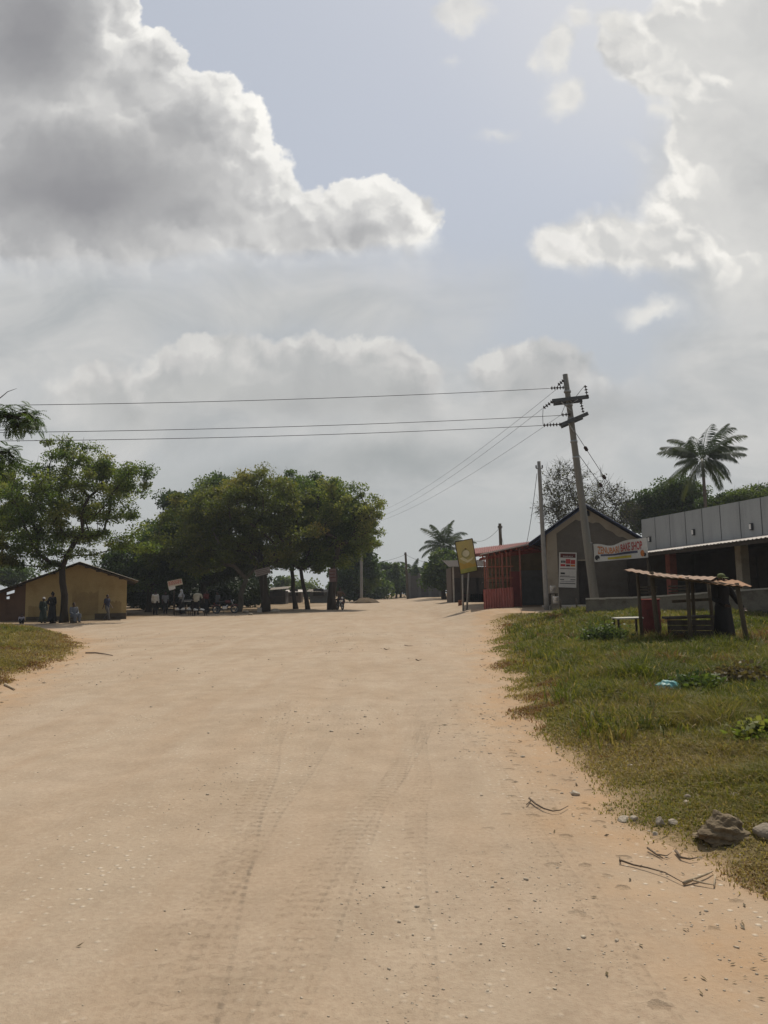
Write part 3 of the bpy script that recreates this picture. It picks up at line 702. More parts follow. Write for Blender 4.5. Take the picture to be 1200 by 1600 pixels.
# the grove, left to right
tree('mango_tree', 'dark low spreading tree at the left end of the grove beside the yellow house', GV_, 232, 61, [(234, 930), (232, 905)],
     [(215, 880, 52, 30), (265, 850, 42, 45), (190, 890, 28, 18), (285, 885, 46, 26), (250, 905, 60, 18)], 110, 36000, .75, .17, M_LEAFDK, M_BARK, .2, tshift=.1)
tree('mango_tree', 'dark high crowned tree rising behind the left of the grove', GV_, 305, 70, [(305, 920), (300, 860)],
     [(285, 785, 32, 18), (258, 822, 34, 20), (310, 800, 46, 34), (345, 765, 40, 24), (268, 775, 14, 9), (250, 850, 30, 20)], 100, 30000, .8, .2, M_LEAFDK, M_BARK, .28, tshift=.0)
tree('spreading_tree', 'olive brown tree with pale crooked limbs behind the seated group in the grove', GV_, 372, 58, [(376, 930), (385, 905)],
     [(300, 835, 58, 40), (330, 790, 60, 36), (280, 860, 50, 28), (360, 840, 62, 40), (340, 760, 40, 16), (255, 872, 30, 18), (320, 878, 50, 16), (375, 872, 34, 14)], 140, 40000, .66, .14, M_LEAFOL, M_BARKP, .19, tshift=.04, kpath=.2)
tree('spreading_tree', 'thick trunked olive tree carrying the grey tilted board in the grove', GV_, 414, 56.5, [(413, 925), (412, 888)],
     [(395, 790, 70, 44), (430, 830, 70, 40), (380, 755, 44, 20), (402, 740, 24, 10), (350, 860, 46, 26), (450, 780, 50, 36), (440, 868, 44, 16), (390, 800, 70, 50)], 140, 40000, .66, .14, M_LEAFOL, M_BARK, .30, tshift=.0)
tree('leaning_tree', 'slim dark tree with a straight stem in the middle of the grove', GV_, 462, 63, [(458, 925), (455, 885)],
     [(440, 770, 50, 28), (490, 790, 60, 40), (470, 752, 40, 16), (460, 840, 60, 34), (470, 872, 44, 18), (485, 800, 60, 44)], 120, 34000, .72, .155, M_LEAF, M_BARK, .17, tshift=-.08)
tree('leaning_tree', 'slim tree leaning left with a forked stem near the middle of the grove', GV_, 481, 60, [(474, 915), (470, 890)],
     [(500, 830, 60, 38), (530, 800, 46, 36), (480, 868, 50, 24), (545, 840, 30, 26), (505, 878, 36, 14)], 100, 30000, .7, .15, M_LEAF, M_BARK, .15, tshift=-.06)
tree('roadside_tree', 'thick trunked tree at the right end of the grove with a mauve board', GV_, 519, 59, [(520, 915), (521, 890)],
     [(540, 785, 50, 34), (575, 800, 28, 20), (560, 830, 38, 32), (500, 760, 48, 20), (520, 820, 44, 40), (588, 797, 16, 10), (575, 850, 18, 16), (535, 865, 34, 18)], 130, 26000, .58, .14, M_LEAF, M_BARK, .30, hollow=.3, tshift=.08, kpath=.22)
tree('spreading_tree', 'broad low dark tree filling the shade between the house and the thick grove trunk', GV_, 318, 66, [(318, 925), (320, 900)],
     [(250, 870, 50, 30), (300, 862, 56, 36), (350, 868, 50, 36), (395, 862, 40, 34), (330, 890, 60, 22), (255, 895, 44, 18), (215, 895, 36, 18)], 130, 36000, .8, .2, M_LEAFSHADE, M_BARK, .22, tshift=.1)
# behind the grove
tree('hedge_tree', 'dark bushy tree filling the shade behind the left part of the grove', 'dark trees behind the grove', 255, 80, [(255, 935)], [(215, 915, 44, 24), (265, 900, 60, 34), (310, 905, 50, 32)], 60, 16000, 1.1, .34, M_LEAFSHADE, M_BARK, .22, tshift=-.2)
tree('hedge_tree', 'dark bushy tree behind the tree with pale limbs', 'dark trees behind the grove', 350, 82, [(350, 935)], [(345, 905, 50, 34), (385, 912, 34, 26), (330, 880, 60, 26)], 60, 16000, 1.1, .34, M_LEAFSHADE, M_BARK, .22, tshift=-.2)
tree('distant_round_tree', 'hazy grey green tree seen under the grove through the bright gap', None, 448, 120, [(448, 930)], [(447, 917, 14, 14), (425, 925, 20, 8), (470, 923, 24, 9)], 24, 6000, 1.2, .4, M_LEAFDK, M_BARK, .2, tshift=.1)
tree('conical_tree', 'tall dense dark blue green tree right behind the end of the grove', None, 558, 92, [(558, 900)], [(555, 870, 26, 40), (560, 840, 20, 34), (550, 905, 36, 26), (572, 895, 18, 34)], 80, 20000, .9, .32, M_LEAFDK, M_BARK, .3, tshift=.02)
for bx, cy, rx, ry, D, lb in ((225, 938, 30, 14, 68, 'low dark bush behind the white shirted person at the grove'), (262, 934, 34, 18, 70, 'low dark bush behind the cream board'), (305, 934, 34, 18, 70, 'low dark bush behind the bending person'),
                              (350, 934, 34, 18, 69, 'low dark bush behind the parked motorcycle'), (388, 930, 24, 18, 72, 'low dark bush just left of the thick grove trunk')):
    tree('shade_bush', lb, 'low bushes in the deep shade of the grove', bx, D, [(bx, cy + 8)], [(bx, cy, rx, ry)], 40, 9000, .6, .2, M_LEAFSHADE, M_BARK, .06, cat='bush', tshift=-.15)
for bx, cy, rx, ry, D, lb in ((600, 903, 26, 20, 118, 'dark rounded bush at the far road end just right of the conical tree'), (626, 905, 24, 19, 122, 'dark bush around the far wooden pole at the road end'),
                              (652, 912, 20, 18, 125, 'low dark bush between the far pole and the palm'), (578, 920, 22, 13, 108, 'low dull bush above the earth mound')):
    tree('far_bush', lb, 'dark bushes at the far road end', bx, D, [(bx, cy + 12)], [(bx, cy, rx, ry), (bx + rx * .5, cy + 6, rx * .7, ry * .7)], 30, 8000, 1.0, .36, M_LEAFDK, M_BARK, .14, cat='bush')
for bx, top, D, lb in ((619, 879, 112, 'thin dark columnar tree left of the far wooden pole'), (651, 882, 112, 'thin dark columnar tree between the far pole and the palm'), (668, 876, 112, 'tallest thin dark columnar tree beside the palm')):
    h = (928 - top) / 2
    tree('columnar_tree', lb, 'columnar trees at the far road end', bx, D, [(bx, 915)], [(bx, top + h * .8, 3.6, h * .8), (bx, top + h * 1.4, 4.0, h * .7)], 26, 3500, .42, .22, M_LEAFDK, M_BARK, .12, tshift=-.1)
tree('dense_bush_tree', 'dense dark green rounded tree below the small palm left of the billboard', None, 694, 84, [(694, 915)], [(695, 890, 25, 28), (712, 895, 20, 26), (680, 902, 16, 18)], 60, 15000, .8, .27, M_LEAFDK, M_BARK, .24, tshift=.12)
# right side, behind the buildings
tree('bare_tree', 'thin half bare brown tree rising behind the left slope of the grey gable house', 'half bare trees behind the gable house', 893, 56, [(895, 860), (893, 830)],
     [(878, 762, 28, 34), (900, 745, 18, 20), (858, 795, 20, 14), (915, 790, 22, 34), (885, 800, 40, 22), (848, 800, 12, 8), (880, 735, 14, 14)], 130, 2900, .55, .13, M_LEAFGB, M_BARKG, .12, twigs=9, hollow=.2, upbias=.0, kpath=.1, tipr=.018, minr=.014, tipf=1.3)
tree('bare_tree', 'thin half bare brown tree rising behind the right slope of the grey gable house', 'half bare trees behind the gable house', 958, 58, [(956, 850), (955, 830)],
     [(945, 785, 22, 32), (965, 790, 22, 30), (938, 760, 12, 18), (985, 800, 16, 20), (955, 815, 34, 18)], 105, 2000, .55, .13, M_LEAFGB, M_BARKG, .10, twigs=9, hollow=.2, upbias=.0, kpath=.1, tipr=.018, minr=.013, tipf=1.3)
tree('leafy_tree', 'dark green rounded tree between the gable house and the tall palm', 'green trees behind the long building', 1030, 62, [(1030, 860), (1030, 830)],
     [(1030, 785, 34, 26), (1062, 772, 40, 22), (1000, 805, 24, 22), (1045, 815, 50, 22), (1085, 795, 34, 20), (1035, 760, 14, 10)], 140, 44000, .72, .16, M_LEAFDK, M_BARK, .24, tshift=-.1)
tree('leafy_tree', 'dark green tree topping the grey parapet right of the tall palm', 'green trees behind the long building', 1150, 58, [(1150, 850)],
     [(1150, 785, 36, 16), (1185, 780, 30, 16), (1120, 795, 30, 14), (1225, 790, 40, 26)], 90, 28000, .7, .16, M_LEAFDK, M_BARK, .22, tshift=-.06)
# scrub bushes on the verge
for px, py, D, rx, ry, lb, lm, ts in ((944, 992, 0, 26, 24, 'dark green leafy weed clump on the verge left of the little white topped table', M_LEAFDK, .1),
                                    (1160, 1062, 0, 44, 26, 'brownish scrubby bush on the verge near the right photo edge', M_LEAFBR, .2),
                                    (1090, 1072, 0, 26, 14, 'low dark green weed clump right of the blue plastic bag', M_LEAFDK, .2),
                                    (1195, 1150, 0, 30, 30, 'bright green bushy weed clump at the right photo edge', M_LEAF, .2)):
    q = GV(px, py + ry * .8); D = q.y
    tree('weed_clump', lb, 'weed clumps on the right verge', px, D, [(px, py + ry * .3)], [(px, py + ry * .1, rx, ry * .62), (px - rx * .5, py + ry * .4, rx * .6, ry * .4), (px + rx * .5, py + ry * .35, rx * .6, ry * .4)], 40, 2600, .13 * D / 10 + .04, .05 + .0014 * D, lm, M_BARK, .012,
         cat='weed', tshift=ts, minr=.004, tipr=.006, base=(q.x, q.y, q.z - .02), name_crown='foliage', twigs=5)

# ---- palms
M_PALM = leafmat('palm_leaf', [(0, (.022, .036, .018)), (.5, (.042, .062, .028)), (1, (.085, .095, .04))], .3)
M_PTRUNK = mat('palm_trunk', (.13, .11, .09), .95, .3, 8, .5, 25, streak=(.5, .5, 3))
def frond(Vs, Q, T, o, az, el, Lf, droop, tint, wl):
    """pinnate frond: bowed midrib with leaflets hanging on both sides"""
    nseg = 16; p = np.array(o, float); a = az; e = el; pts = [p.copy()]; dirs = []
    for i in range(nseg):
        d = np.array([math.cos(a) * math.cos(e), math.sin(a) * math.cos(e), math.sin(e)]); dirs.append(d); p = p + d * Lf / nseg; pts.append(p.copy()); e -= droop / nseg * (0.5 + 1.2 * i / nseg)
    side = np.array([-math.sin(a), math.cos(a), 0])
    for i in range(nseg):       # midrib
        b = len(Vs); w = .035 * (1 - i / nseg) + .008
        Vs += [pts[i] - side * w, pts[i] + side * w, pts[i + 1] + side * w * .9, pts[i + 1] - side * w * .9]; Q.append((b, b + 1, b + 2, b + 3)); T += [tint] * 4
    per = 3
    for i in range(2, nseg):
        for k in range(per):
            t = (i + k / per) / nseg; q = pts[i] + (pts[i + 1] - pts[i]) * k / per; d = dirs[i]
            for s in (-1, 1):
                ll = wl * (math.sin(math.pi * min(1, t * .92 + .06)) ** .6) * random.uniform(.8, 1.15)
                v = side * s * .75 + d * .75 + np.array([0, 0, -.55 - .3 * random.random()]); v /= np.linalg.norm(v)
                wv = np.cross(v, np.array([0, 0, 1.0])); wv = wv / (np.linalg.norm(wv) + 1e-6) * .04
                b = len(Vs); Vs += [q - d * .035, q + v * ll * .5 + d * .042, q + v * ll + np.array([0, 0, -.12 * ll]), q + v * ll * .5 - d * .042]; Q.append((b, b + 1, b + 2, b + 3)); T += [tint + random.uniform(-.1, .1)] * 4
def palm(label, bpx, D, top, Lf, nf, lean=0, r=.12, up=.0):
    b = at(bpx, D, -.1); root = empty('coconut_palm', b, label, 'palm', None); tp = P(*top, D); pts = []
    for i in range(13):
        t = i / 12; pts.append(b * (1 - t) + tp * t + Vector((lean * math.sin(t * math.pi) * .4, 0, 0)))
    tm = MB(); tm.tube(pts, [r * 1.25 - .4 * r * i / 12 + (.012 if i % 2 else 0) for i in range(13)], 10)
    tm.build('trunk', M_PTRUNK, root)
    Vs, Q, T = [], [], []
    for i in range(nf):
        az = i * 2.399963 + random.uniform(-.45, .45); f = i / nf; el = 1.45 - 2.1 * f + random.uniform(-.3, .3) + up
        frond(Vs, Q, T, np.array(tp) + np.array([math.cos(az), math.sin(az), .3]) * .12, az, el, Lf * random.uniform(.72, 1.18), .7 + .9 * random.random() - .2 * f, .5 + random.uniform(-.25, .25) + (.2 if f > .85 else 0), Lf * .27)
    link('crown', mesh_np('crown', np.array(Vs), np.array(Q), None, M_PALM, np.clip(np.array(T), 0, 1)), root)
    return root
palm('tall coconut palm standing clear above the grey parapet on the right', 1106, 56, (1097, 717), 3.3, 30, .3)
palm('smaller hazy coconut palm above the rounded tree left of the yellow billboard', 694, 92, (693, 853), 3.7, 28, .2)
for px, D, ty, lb in ((590, 120, 893, 'tiny young palm left of the far wooden pole'), (645, 122, 890, 'tiny young palm right of the far wooden pole')):
    palm(lb, px, D, (px, ty), 2.6, 12, .1, .12)

# ---- tree with feathery pinnate leaves, trunk out of frame at the left
def feather_tree():
    D = 21.0; b = at(-190, D, -.05); root = empty('feathery_tree', b, 'tree with feathery pinnate leaves reaching in high at the left photo edge', 'tree')
    tips = [P(*q) for q in ((22, 652, 20.5), (40, 645, 20.7), (48, 660, 20.3), (30, 668, 20.8), (8, 648, 20.6), (52, 652, 20.9), (-6, 642, 21.2), (-30, 660, 21), (-50, 640, 20), (12, 705, 21.4), (-8, 712, 21.2), (20, 715, 21.6), (2, 728, 21.0), (-25, 700, 22), (-60, 690, 20), (-80, 720, 21.5),
                                    (-120, 640, 21), (-160, 620, 22), (-110, 700, 20), (-200, 600, 21), (-250, 650, 20), (-290, 690, 22), (-230, 720, 21.5), (-180, 690, 19), (-150, 740, 22), (-300, 620, 21), (-90, 600, 22.5))]
    nodes, par, r, i0 = skeleton(b, [tuple(P(-185, 850, D)), tuple(P(-170, 770, D))], np.array([tuple(t) for t in tips]), .16, .03, .8, .1, .2, .012)
    tb = MB(); tb.tube(nodes[:i0 + 1], list(r[:i0 + 1]), 10)
    for i in range(i0 + 1, len(nodes)): tb.tube([nodes[par[i]], nodes[i]], [min(r[par[i]], r[i] * 1.5), r[i]], 6, False)
    for a, q, e in (((0, 622), (12, 612), (26, 607)), ((-10, 672), (6, 672), (16, 670))): tb.tube([P(a[0] - 40, a[1] + 14, 21), P(*a, 20.9), P(*q, 20.8), P(*e, 20.7)], [.02, .014, .01, .005], 4, False)
    tb.build('trunk', M_BARK, root)
    Vs, Q, T = [], [], []
    for t in tips:
        for k in range(30):
            az = random.uniform(0, 6.28); el = random.uniform(-.7, .9); Lf = random.uniform(.32, .52); o = np.array(t) + rng.normal(0, .10, 3); tint = random.uniform(.1, .7)
            p = o.copy(); e = el; n = 9
            for i in range(n):
                d = np.array([math.cos(az) * math.cos(e), math.sin(az) * math.cos(e), math.sin(e)]); q = p + d * Lf / n; e -= .12
                s = np.array([-math.sin(az), math.cos(az), 0])
                for sg in (-1, 1):
                    ll = .095 * math.sin(math.pi * (i + 1.2) / (n + 1.6)) + .012; v = s * sg + d * .45 + np.array([0, 0, -.25]); v /= np.linalg.norm(v); bb = len(Vs)
                    Vs += [p, p + v * ll * .5 + d * .024, p + v * ll, p + v * ll * .5 - d * .024]; Q.append((bb, bb + 1, bb + 2, bb + 3)); T += [tint] * 4
                p = q
    link('crown', mesh_np('crown', np.array(Vs), np.array(Q), None, M_LEAFDK, np.array(T)), root)
feather_tree()
# ------------------------------------------------------------------ buildings and roadside structures
M_OCHRE = mat('ochre_plaster', (.43, .315, .145), .9, .2, .8, .2, 20, col2=(.34, .235, .095))
M_PLINTH = mat('dark_plinth', (.10, .075, .05), .95, .3, 3)
M_RUST = mat('rusty_iron', (.30, .165, .085), .85, .45, 3.5, .2, 40, col2=(.17, .075, .035))
M_ROOFDK = mat('weathered_iron', (.16, .135, .105), .7, .35, 2.0, .1, 40, metal=.3)
M_TIMBER = mat('grey_timber', (.085, .066, .042), .9, .4, 6, .4, 50, streak=(1, 1, .15))
M_TIMBERDK = mat('dark_timber', (.055, .042, .032), .9, .4, 6, .4, 50)
M_BROWNW = mat('brown_plaster', (.13, .075, .045), .9, .3, 1.5)
M_CEM = mat('cement_render', (.31, .265, .20), .92, .25, 1.2, .4, 30, col2=(.22, .185, .135))
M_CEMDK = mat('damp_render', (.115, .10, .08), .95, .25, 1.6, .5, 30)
M_BLUE = mat('blue_ridge', (.032, .042, .085), .7, .25, 3, 0, 30)
M_BLOCK = mat('grey_block', (.17, .15, .115), .95, .3, 2.5, .6, 25, col2=(.10, .085, .06))
M_CAP = mat('pale_coping', (.40, .36, .30), .9, .2, 3, .3, 25)
M_RED = mat('red_paint', (.29, .055, .036), .7, .35, 4, .1, 40, col2=(.18, .035, .024))
M_REDROOF = mat('red_roof_sheet', (.24, .085, .07), .7, .3, 2, 0, 30)
M_SHUT = mat('grey_shutter', (.17, .175, .17), .6, .2, 3, 0, 40, metal=.3)
M_GREY = mat('grey_panel', (.31, .32, .315), .6, .2, 1.3, 0, 40, streak=(1.5, 1.5, .25))
M_SEAM = mat('panel_joint', (.05, .052, .055), .8)
M_WHITE = mat('white_paint', (.72, .70, .66), .6, .12, 5)
M_AWN = mat('pale_sheet', (.50, .45, .40), .7, .4, 2, 0, 30)
M_PINK = mat('reddish_pillar', (.30, .105, .075), .9, .3, 3)
M_BEIGE = mat('beige_pillar', (.36, .31, .24), .9, .25, 3)
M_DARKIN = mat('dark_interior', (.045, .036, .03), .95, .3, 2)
M_STEEL = mat('galvanised', (.30, .31, .31), .55, .2, 6, 0, 40, metal=.5)
M_POLE = mat('weathered_pole', (.19, .18, .155), .9, .25, 4, .4, 40, streak=(1, 1, .08))
M_CONC = mat('concrete_pole', (.25, .24, .22), .9, .2, 4, .3, 40)
M_WIRE = mat('wire_black', (.03, .03, .032), .6, 0)
M_PORC = mat('insulator_brown', (.045, .03, .026), .75, .1, 5, spec=.2)
M_GLASSD = mat('dark_cloth', (.02, .02, .022), .9)

def wallbox(mb, a, b, z0, z1, th):
    """vertical slab between ground points a,b (x,y), thickness th to the back"""
    a = Vector((a[0], a[1], 0)); b = Vector((b[0], b[1], 0)); d = (b - a).normalized(); n = Vector((-d.y, d.x, 0))
    if n.y < 0: n = -n
    c = (a + b) / 2 + n * th / 2; c.z = (z0 + z1) / 2; L_ = (b - a).length
    R = Matrix((d, n, Vector((0, 0, 1)))).transposed()
    mb.box(c, (L_, th, z1 - z0), R); return mb

# ---- yellow gable house --------------------------------------------------
M_STAIN = mat('stained_plaster', (.34, .24, .105), .95, .3, 1.2, .2, 20, col2=(.27, .18, .075))
def yellow_house():
    D = 46.0; X = lambda px: P(px, 930, D).x; Z = lambda px, py: P(px, py, D).z
    xl, xr, xa = X(40), X(198), X(124); g0 = gz((xl + xr) / 2, D); base = g0 - .2
    za = Z(124, 881); zr = Z(198, 905); sl = (za - zr) / (xr - xa); zl = za - sl * (xa - xl)
    xe = xl - 5.2; ze = za - sl * (xa - xe)
    root = empty('yellow_house', (xa, D, g0), 'ochre yellow gable house with brown side porch under one long iron roof', 'house')
    depth = 13.0; kx = X(198) / D * 1.05; DV = (kx * depth, depth, 0)
    poly = [(xl, D, base), (xr, D, base), (xr, D, zr), (xa, D, za), (xl, D, zl)]
    w = MB(); w.prism(poly, DV); w.build('wall', M_OCHRE, root)
    pl = MB(); pl.box(((xa + xr) / 2 + .5, D - .02, g0 + .17), (xr - xa - 1.0, .09, .36)); pl.build('plinth', M_PLINTH, root)
    pl = MB(); pl.box((xl + 1.3, D - .02, g0 + .10), (2.4, .07, .24)); pl.build('plinth', M_PLINTH, root)
    for a_, b_, t_, u_ in ((113, 154, 922, 962), (45, 64, 946, 968), (172, 190, 938, 964)):
        st = MB(); x0, x1, z0, z1 = X(a_), X(b_), Z(a_, u_), Z(a_, t_); n_ = 10
        ed = [(x0 + (x1 - x0) * i / n_, z1 - .22 * (z1 - z0) * random.random()) for i in range(n_ + 1)]
        for (p_, q_), (p2, q2) in zip(ed[:-1], ed[1:]): st.add([(p_, D - .004, z0), (p2, D - .004, z0), (p2, D - .004, q2), (p_, D - .004, q_)], [(0, 1, 2, 3)])
        st.build('plaster_stain', M_STAIN, root)
    # porch end wall, brown, with two real openings through to the open far side
    pw_ = MB(); px0, px1 = X(-60), xl
    zt = lambda x: za - sl * (xa - x) - .05
    def piece(x0, x1, z0, z1a, z1b): pw_.prism([(x0, D, z0), (x1, D, z0), (x1, D, z1b), (x0, D, z1a)], (0, .16, 0))
    a0, a1, b1 = X(8.5), X(22.5), X(15); zo = Z(15, 928.5); zo2 = Z(15, 936)
    piece(a1, px1 - .004, base, zt(a1), zt(px1)); piece(px0, a0, base, zt(px0), zt(a0))
    piece(a0, a1, base, zo2, zo2); pw_.prism([(a0, D, Z(8, 930.0)), (a1, D, Z(22, 926.2)), (a1, D, Z(22, 931)), (b1, D, Z(15, 931.4)), (a0, D, Z(8, 932.6))], (0, .16, 0))
    piece(b1, a1, zo2, Z(15, 930.8), Z(22, 930.4)); pw_.prism([(a0, D, Z(8, 925.6)), (a1, D, Z(22, 921)), (a1, D, zt(a1)), (a0, D, zt(a0))], (0, .16, 0))
    pw_.build('porch_wall', M_BROWNW, root)
    for k in range(1):
        p = MB(); y = D + 2.6 + k * 3.2; p.box((xe + .4 + kx * (y - D), y, (base + ze) / 2), (.14, .14, ze - base)); p.build('porch_post', M_TIMBERDK, root)
    ov = .55; rfs = []
    xm = xl - .35; zm = za - sl * (xa - xm)
    pr = MB(); corr_sheet(pr, (xm + .1 - kx * ov, D - ov, zm + .10), (xm + .1 + kx * 3, D + 3, zm + .10), (xe + kx * 3, D + 3, ze + .07), (xe - kx * ov, D - ov, ze + .07), 18, .022, .012); pr.build('porch_roof', M_ROOFDK, root)
    for (ax, az, bx, bz, nw) in ((xa, za, X(216), za - sl * (X(216) - xa), 14), (xa, za, xm, zm, 20)):
        r = MB(); corr_sheet(r, (ax - kx * ov, D - ov, az + .1), (ax + kx * (depth + .3), D + depth + .3, az + .1), (bx + kx * (depth + .3), D + depth + .3, bz + .1), (bx - kx * ov, D - ov, bz + .1), 60, .022, .012)
        rfs.append(r.build('roof', M_ROOFDK, root))
    f = MB()
    for (bx, bz) in ((X(215), za - sl * (X(215) - xa)), (xe, ze)):
        f.bar((xa, D - ov + .03, za + .0), (bx, D - ov + .03, bz + .0), .05, .16, up=(0, -1, 0))
    f.build('barge_board', M_TIMBERDK, root)
    # purlin ends and cracked plaster ledge
    for t in (.18, .42, .66, .9):
        pu = MB(); pu.bar((xa + (xr - xa) * t, D - ov + .05, za - sl * (xr - xa) * t - .06), (xa + (xr - xa) * t, D - .01, za - sl * (xr - xa) * t - .06), .07, .09); pu.build('purlin', M_TIMBERDK, rfs[0])
        pu = MB(); pu.bar((xa + (xe - xa) * t, D - ov + .05, za + sl * (xe - xa) * t - .06), (xa + (xe - xa) * t, D - .01, za + sl * (xe - xa) * t - .06), .07, .09); pu.build('purlin', M_TIMBERDK, rfs[1])
yellow_house()

# ---- grey gable house ------------------------------------------------------
def gable_house():
    D = 38.0; X = lambda px: P(px, 930, D).x; Z = lambda px, py: P(px, py, D).z
    xl, xr, xa = X(858), X(1003), X(918); g0 = gz(xa, D); base = g0 - .2
    za = Z(919, 792); sl = (Z(919, 786) - Z(1008, 840)) / (X(1008) - xa); sll = (Z(919, 786) - Z(829, 848)) / (xa - X(829))
    zr = za - sl * (xr - xa); zl = za - sll * (xa - xl)
    root = empty('gable_house', (xa, D, g0), 'unpainted grey cement gable house with blue roof edges behind the leaning utility pole', 'house')
    kx = X(850) / D
    vx0, vx1, vz0, vz1 = X(922), X(928), Z(925, 806), Z(925, 797)
    dx0, dx1, dz = X(905), X(924), Z(915, 876)
    w = MB(); T = (0, .2, 0)
    # front wall in butted strips, leaving the doorway and the vent slot open
    zt = lambda x: (za - sll * (xa - x)) if x < xa else (za - sl * (x - xa))
    def strip(x0, x1, z0, z1=None):
        top = [(x1, D, zt(x1) if z1 is None else z1), (x0, D, zt(x0) if z1 is None else z1)]
        if z1 is None and x0 < xa < x1: top = [top[0], (xa, D, za), top[1]]
        w.prism([(x0, D, z0), (x1, D, z0)] + top, T)
    strip(xl, dx0, base); strip(dx0, vx0, dz); strip(vx0, dx1, dz, vz0); strip(vx0, dx1, vz1) ; strip(dx1, vx1, base, vz0); strip(dx1, vx1, vz1); strip(vx1, xr, base)
    wallb = MB(); wallb.prism([(xl, D + 8, base), (xr, D + 8, base), (xr, D + 8, zr), (xa, D + 8, za), (xl, D + 8, zl)], (0, .2, 0))
    w.add([(x + kx * 8, y, z) for x, y, z in wallb.v], wallb.f)
    for x_, z_ in ((xl, zl), (xr - .2, zr)): w.prism([(x_, D + .2, base), (x_ + .2, D + .2, base), (x_ + .2, D + .2, z_ - .02), (x_, D + .2, z_ - .02)], (kx * 7.8, 7.8, 0))
    w.build('wall', M_CEM, root)
    # darker damp render patch, wavy top, set proud
    pts = [(xl + .5, base), (dx0 - .02, base), (dx0 - .02, dz + .06), (dx1 + .02, dz + .06), (dx1 + .02, base), (xr - .3, base)]
    topl = []
    for t in np.linspace(0, 1, 24):
        x = (xr - .3) * (1 - t) + (xl + .5) * t; z = Z(930, 838) + .9 * math.exp(-((x - X(915)) / 1.25) ** 2) + .10 * math.sin(x * 4.1) + .07 * math.sin(x * 9.3); topl.append((x, min(z, zt(x) - .35)))
    topl = [(x, z) for x, z in topl]
    ply = [(x, D - .012, z) for x, z in pts + topl]
    pm = MB(); 
    # tessellate as vertical quads to stay convex
    xs_ = sorted(set([x for x, z in topl])); tz = dict(topl)
    for x0, x1 in zip(xs_[:-1], xs_[1:]):
        xm = (x0 + x1) / 2; zb = dz + .06 if dx0 - .02 < xm < dx1 + .02 else base
        if tz[x0] > zb and tz[x1] > zb: pm.add([(x0, D - .012, zb), (x1, D - .012, zb), (x1, D - .012, tz[x1]), (x0, D - .012, tz[x0])], [(0, 1, 2, 3)])
    pm.build('damp_render', M_CEMDK, root)
    r = MB(); ov = .5
    for (bx, s, nm) in ((X(829), sll, 1), (X(1012), sl, -1)):
        bz = za - s * abs(bx - xa)
        r = MB(); corr_sheet(r, (xa - kx * ov, D - ov, za + .14), (xa + kx * 8.6, D + 8.6, za + .14), (bx + kx * 8.6, D + 8.6, bz + .14), (bx - kx * ov, D - ov, bz + .14), 44, .02, .012); r.build('roof', M_BLUE, root)
        f = MB(); f.bar((xa, D - ov + .0, za + .02), (bx, D - ov + .0, bz + .02), .04, .17, up=(0, -1, 0)); f.build('barge_board', M_BLUE, root)
    d = MB(); d.box(((dx0 + dx1) / 2, D + .14, (base + dz) / 2), (dx1 - dx0, .05, dz - base)); 
    for k in range(4): d.box((dx0 + (k + .5) * (dx1 - dx0) / 4, D + .105, (base + dz) / 2), (.03, .02, dz - base - .1))
    d.build('door', M_DARKIN, root)
    jb = MB(); jb.box((dx1 + .08, D - .05, (base + dz) / 2), (.14, .09, dz - base)); jb.build('door_jamb', mat('red_brown_jamb', (.15, .06, .035)), root)
    st = MB(); st.box(((xl + xa) / 2 + .2, D - 1.1, g0 - .02), (xa - xl + 1.2, 2.1, .26), bev=.03); st.build('step', M_CAP, root)
    return root
gable_house()

# ---- poster board on the gable wall ---------------------------------------
def text_mesh(body, size, m, origin, u, v, name, parent, align='LEFT', wscale=1.0, ext=.002):
    c = bpy.data.curves.new(name, 'FONT'); c.body = body; c.size = size; c.align_x = align; c.extrude = ext
    o = bpy.data.objects.new(name, c); COL.objects.link(o)
    dg = bpy.context.evaluated_depsgraph_get(); me = bpy.data.meshes.new_from_object(o.evaluated_get(dg)); bpy.data.objects.remove(o); bpy.data.curves.remove(c)
    u = Vector(u).normalized(); v = Vector(v); v = (v - u * v.dot(u)).normalized(); n = u.cross(v); o3 = Vector(origin)
    for q in me.vertices: q.co = o3 + u * q.co.x * wscale + v * q.co.y + n * q.co.z
    me.materials.clear(); me.materials.append(m); me.name = name
    return link(name, me, parent)
M_INK = mat('black_ink', (.025, .025, .025), .7, .2); M_REDINK = mat('red_ink', (.42, .05, .045), .7, .2); M_ORINK = mat('orange_ink', (.50, .16, .03), .7, .2)
M_YELINK = mat('yellow_ink', (.50, .40, .04), .7, .2); M_PAPER = mat('off_white_vinyl', (.58, .55, .50), .7, .12, 6); M_BLUEINK = mat('slate_ink', (.07, .07, .11), .7, .2); M_MAROON = mat('maroon_ink', (.10, .025, .02), .7, .2)
def quad_frame(tl, tr, br, bl):
    tl, tr, br, bl = map(Vector, (tl, tr, br, bl))
    n = (tr - tl).cross(bl - tl).normalized()
    if n.y > 0: n = -n
    return tl, tr, br, bl, n
def patch(mb, fr, u0, v0, u1, v1, off, nu=1, wav=None):
    """thin slab on the face of a quad frame, v measured down from the top"""
    tl, tr, br, bl, n = fr
    f = lambda u, v: (tl * (1 - u) + tr * u) * (1 - v) + (bl * (1 - u) + br * u) * v + (wav(u, v) if wav else Vector((0, 0, 0)))
    for k in range(nu):
        a, b = u0 + (u1 - u0) * k / nu, u0 + (u1 - u0) * (k + 1) / nu
        q = [f(a, v1) + n * off, f(b, v1) + n * off, f(b, v0) + n * off, f(a, v0) + n * off]; mb.prism(q, -n * .0018)
    return mb
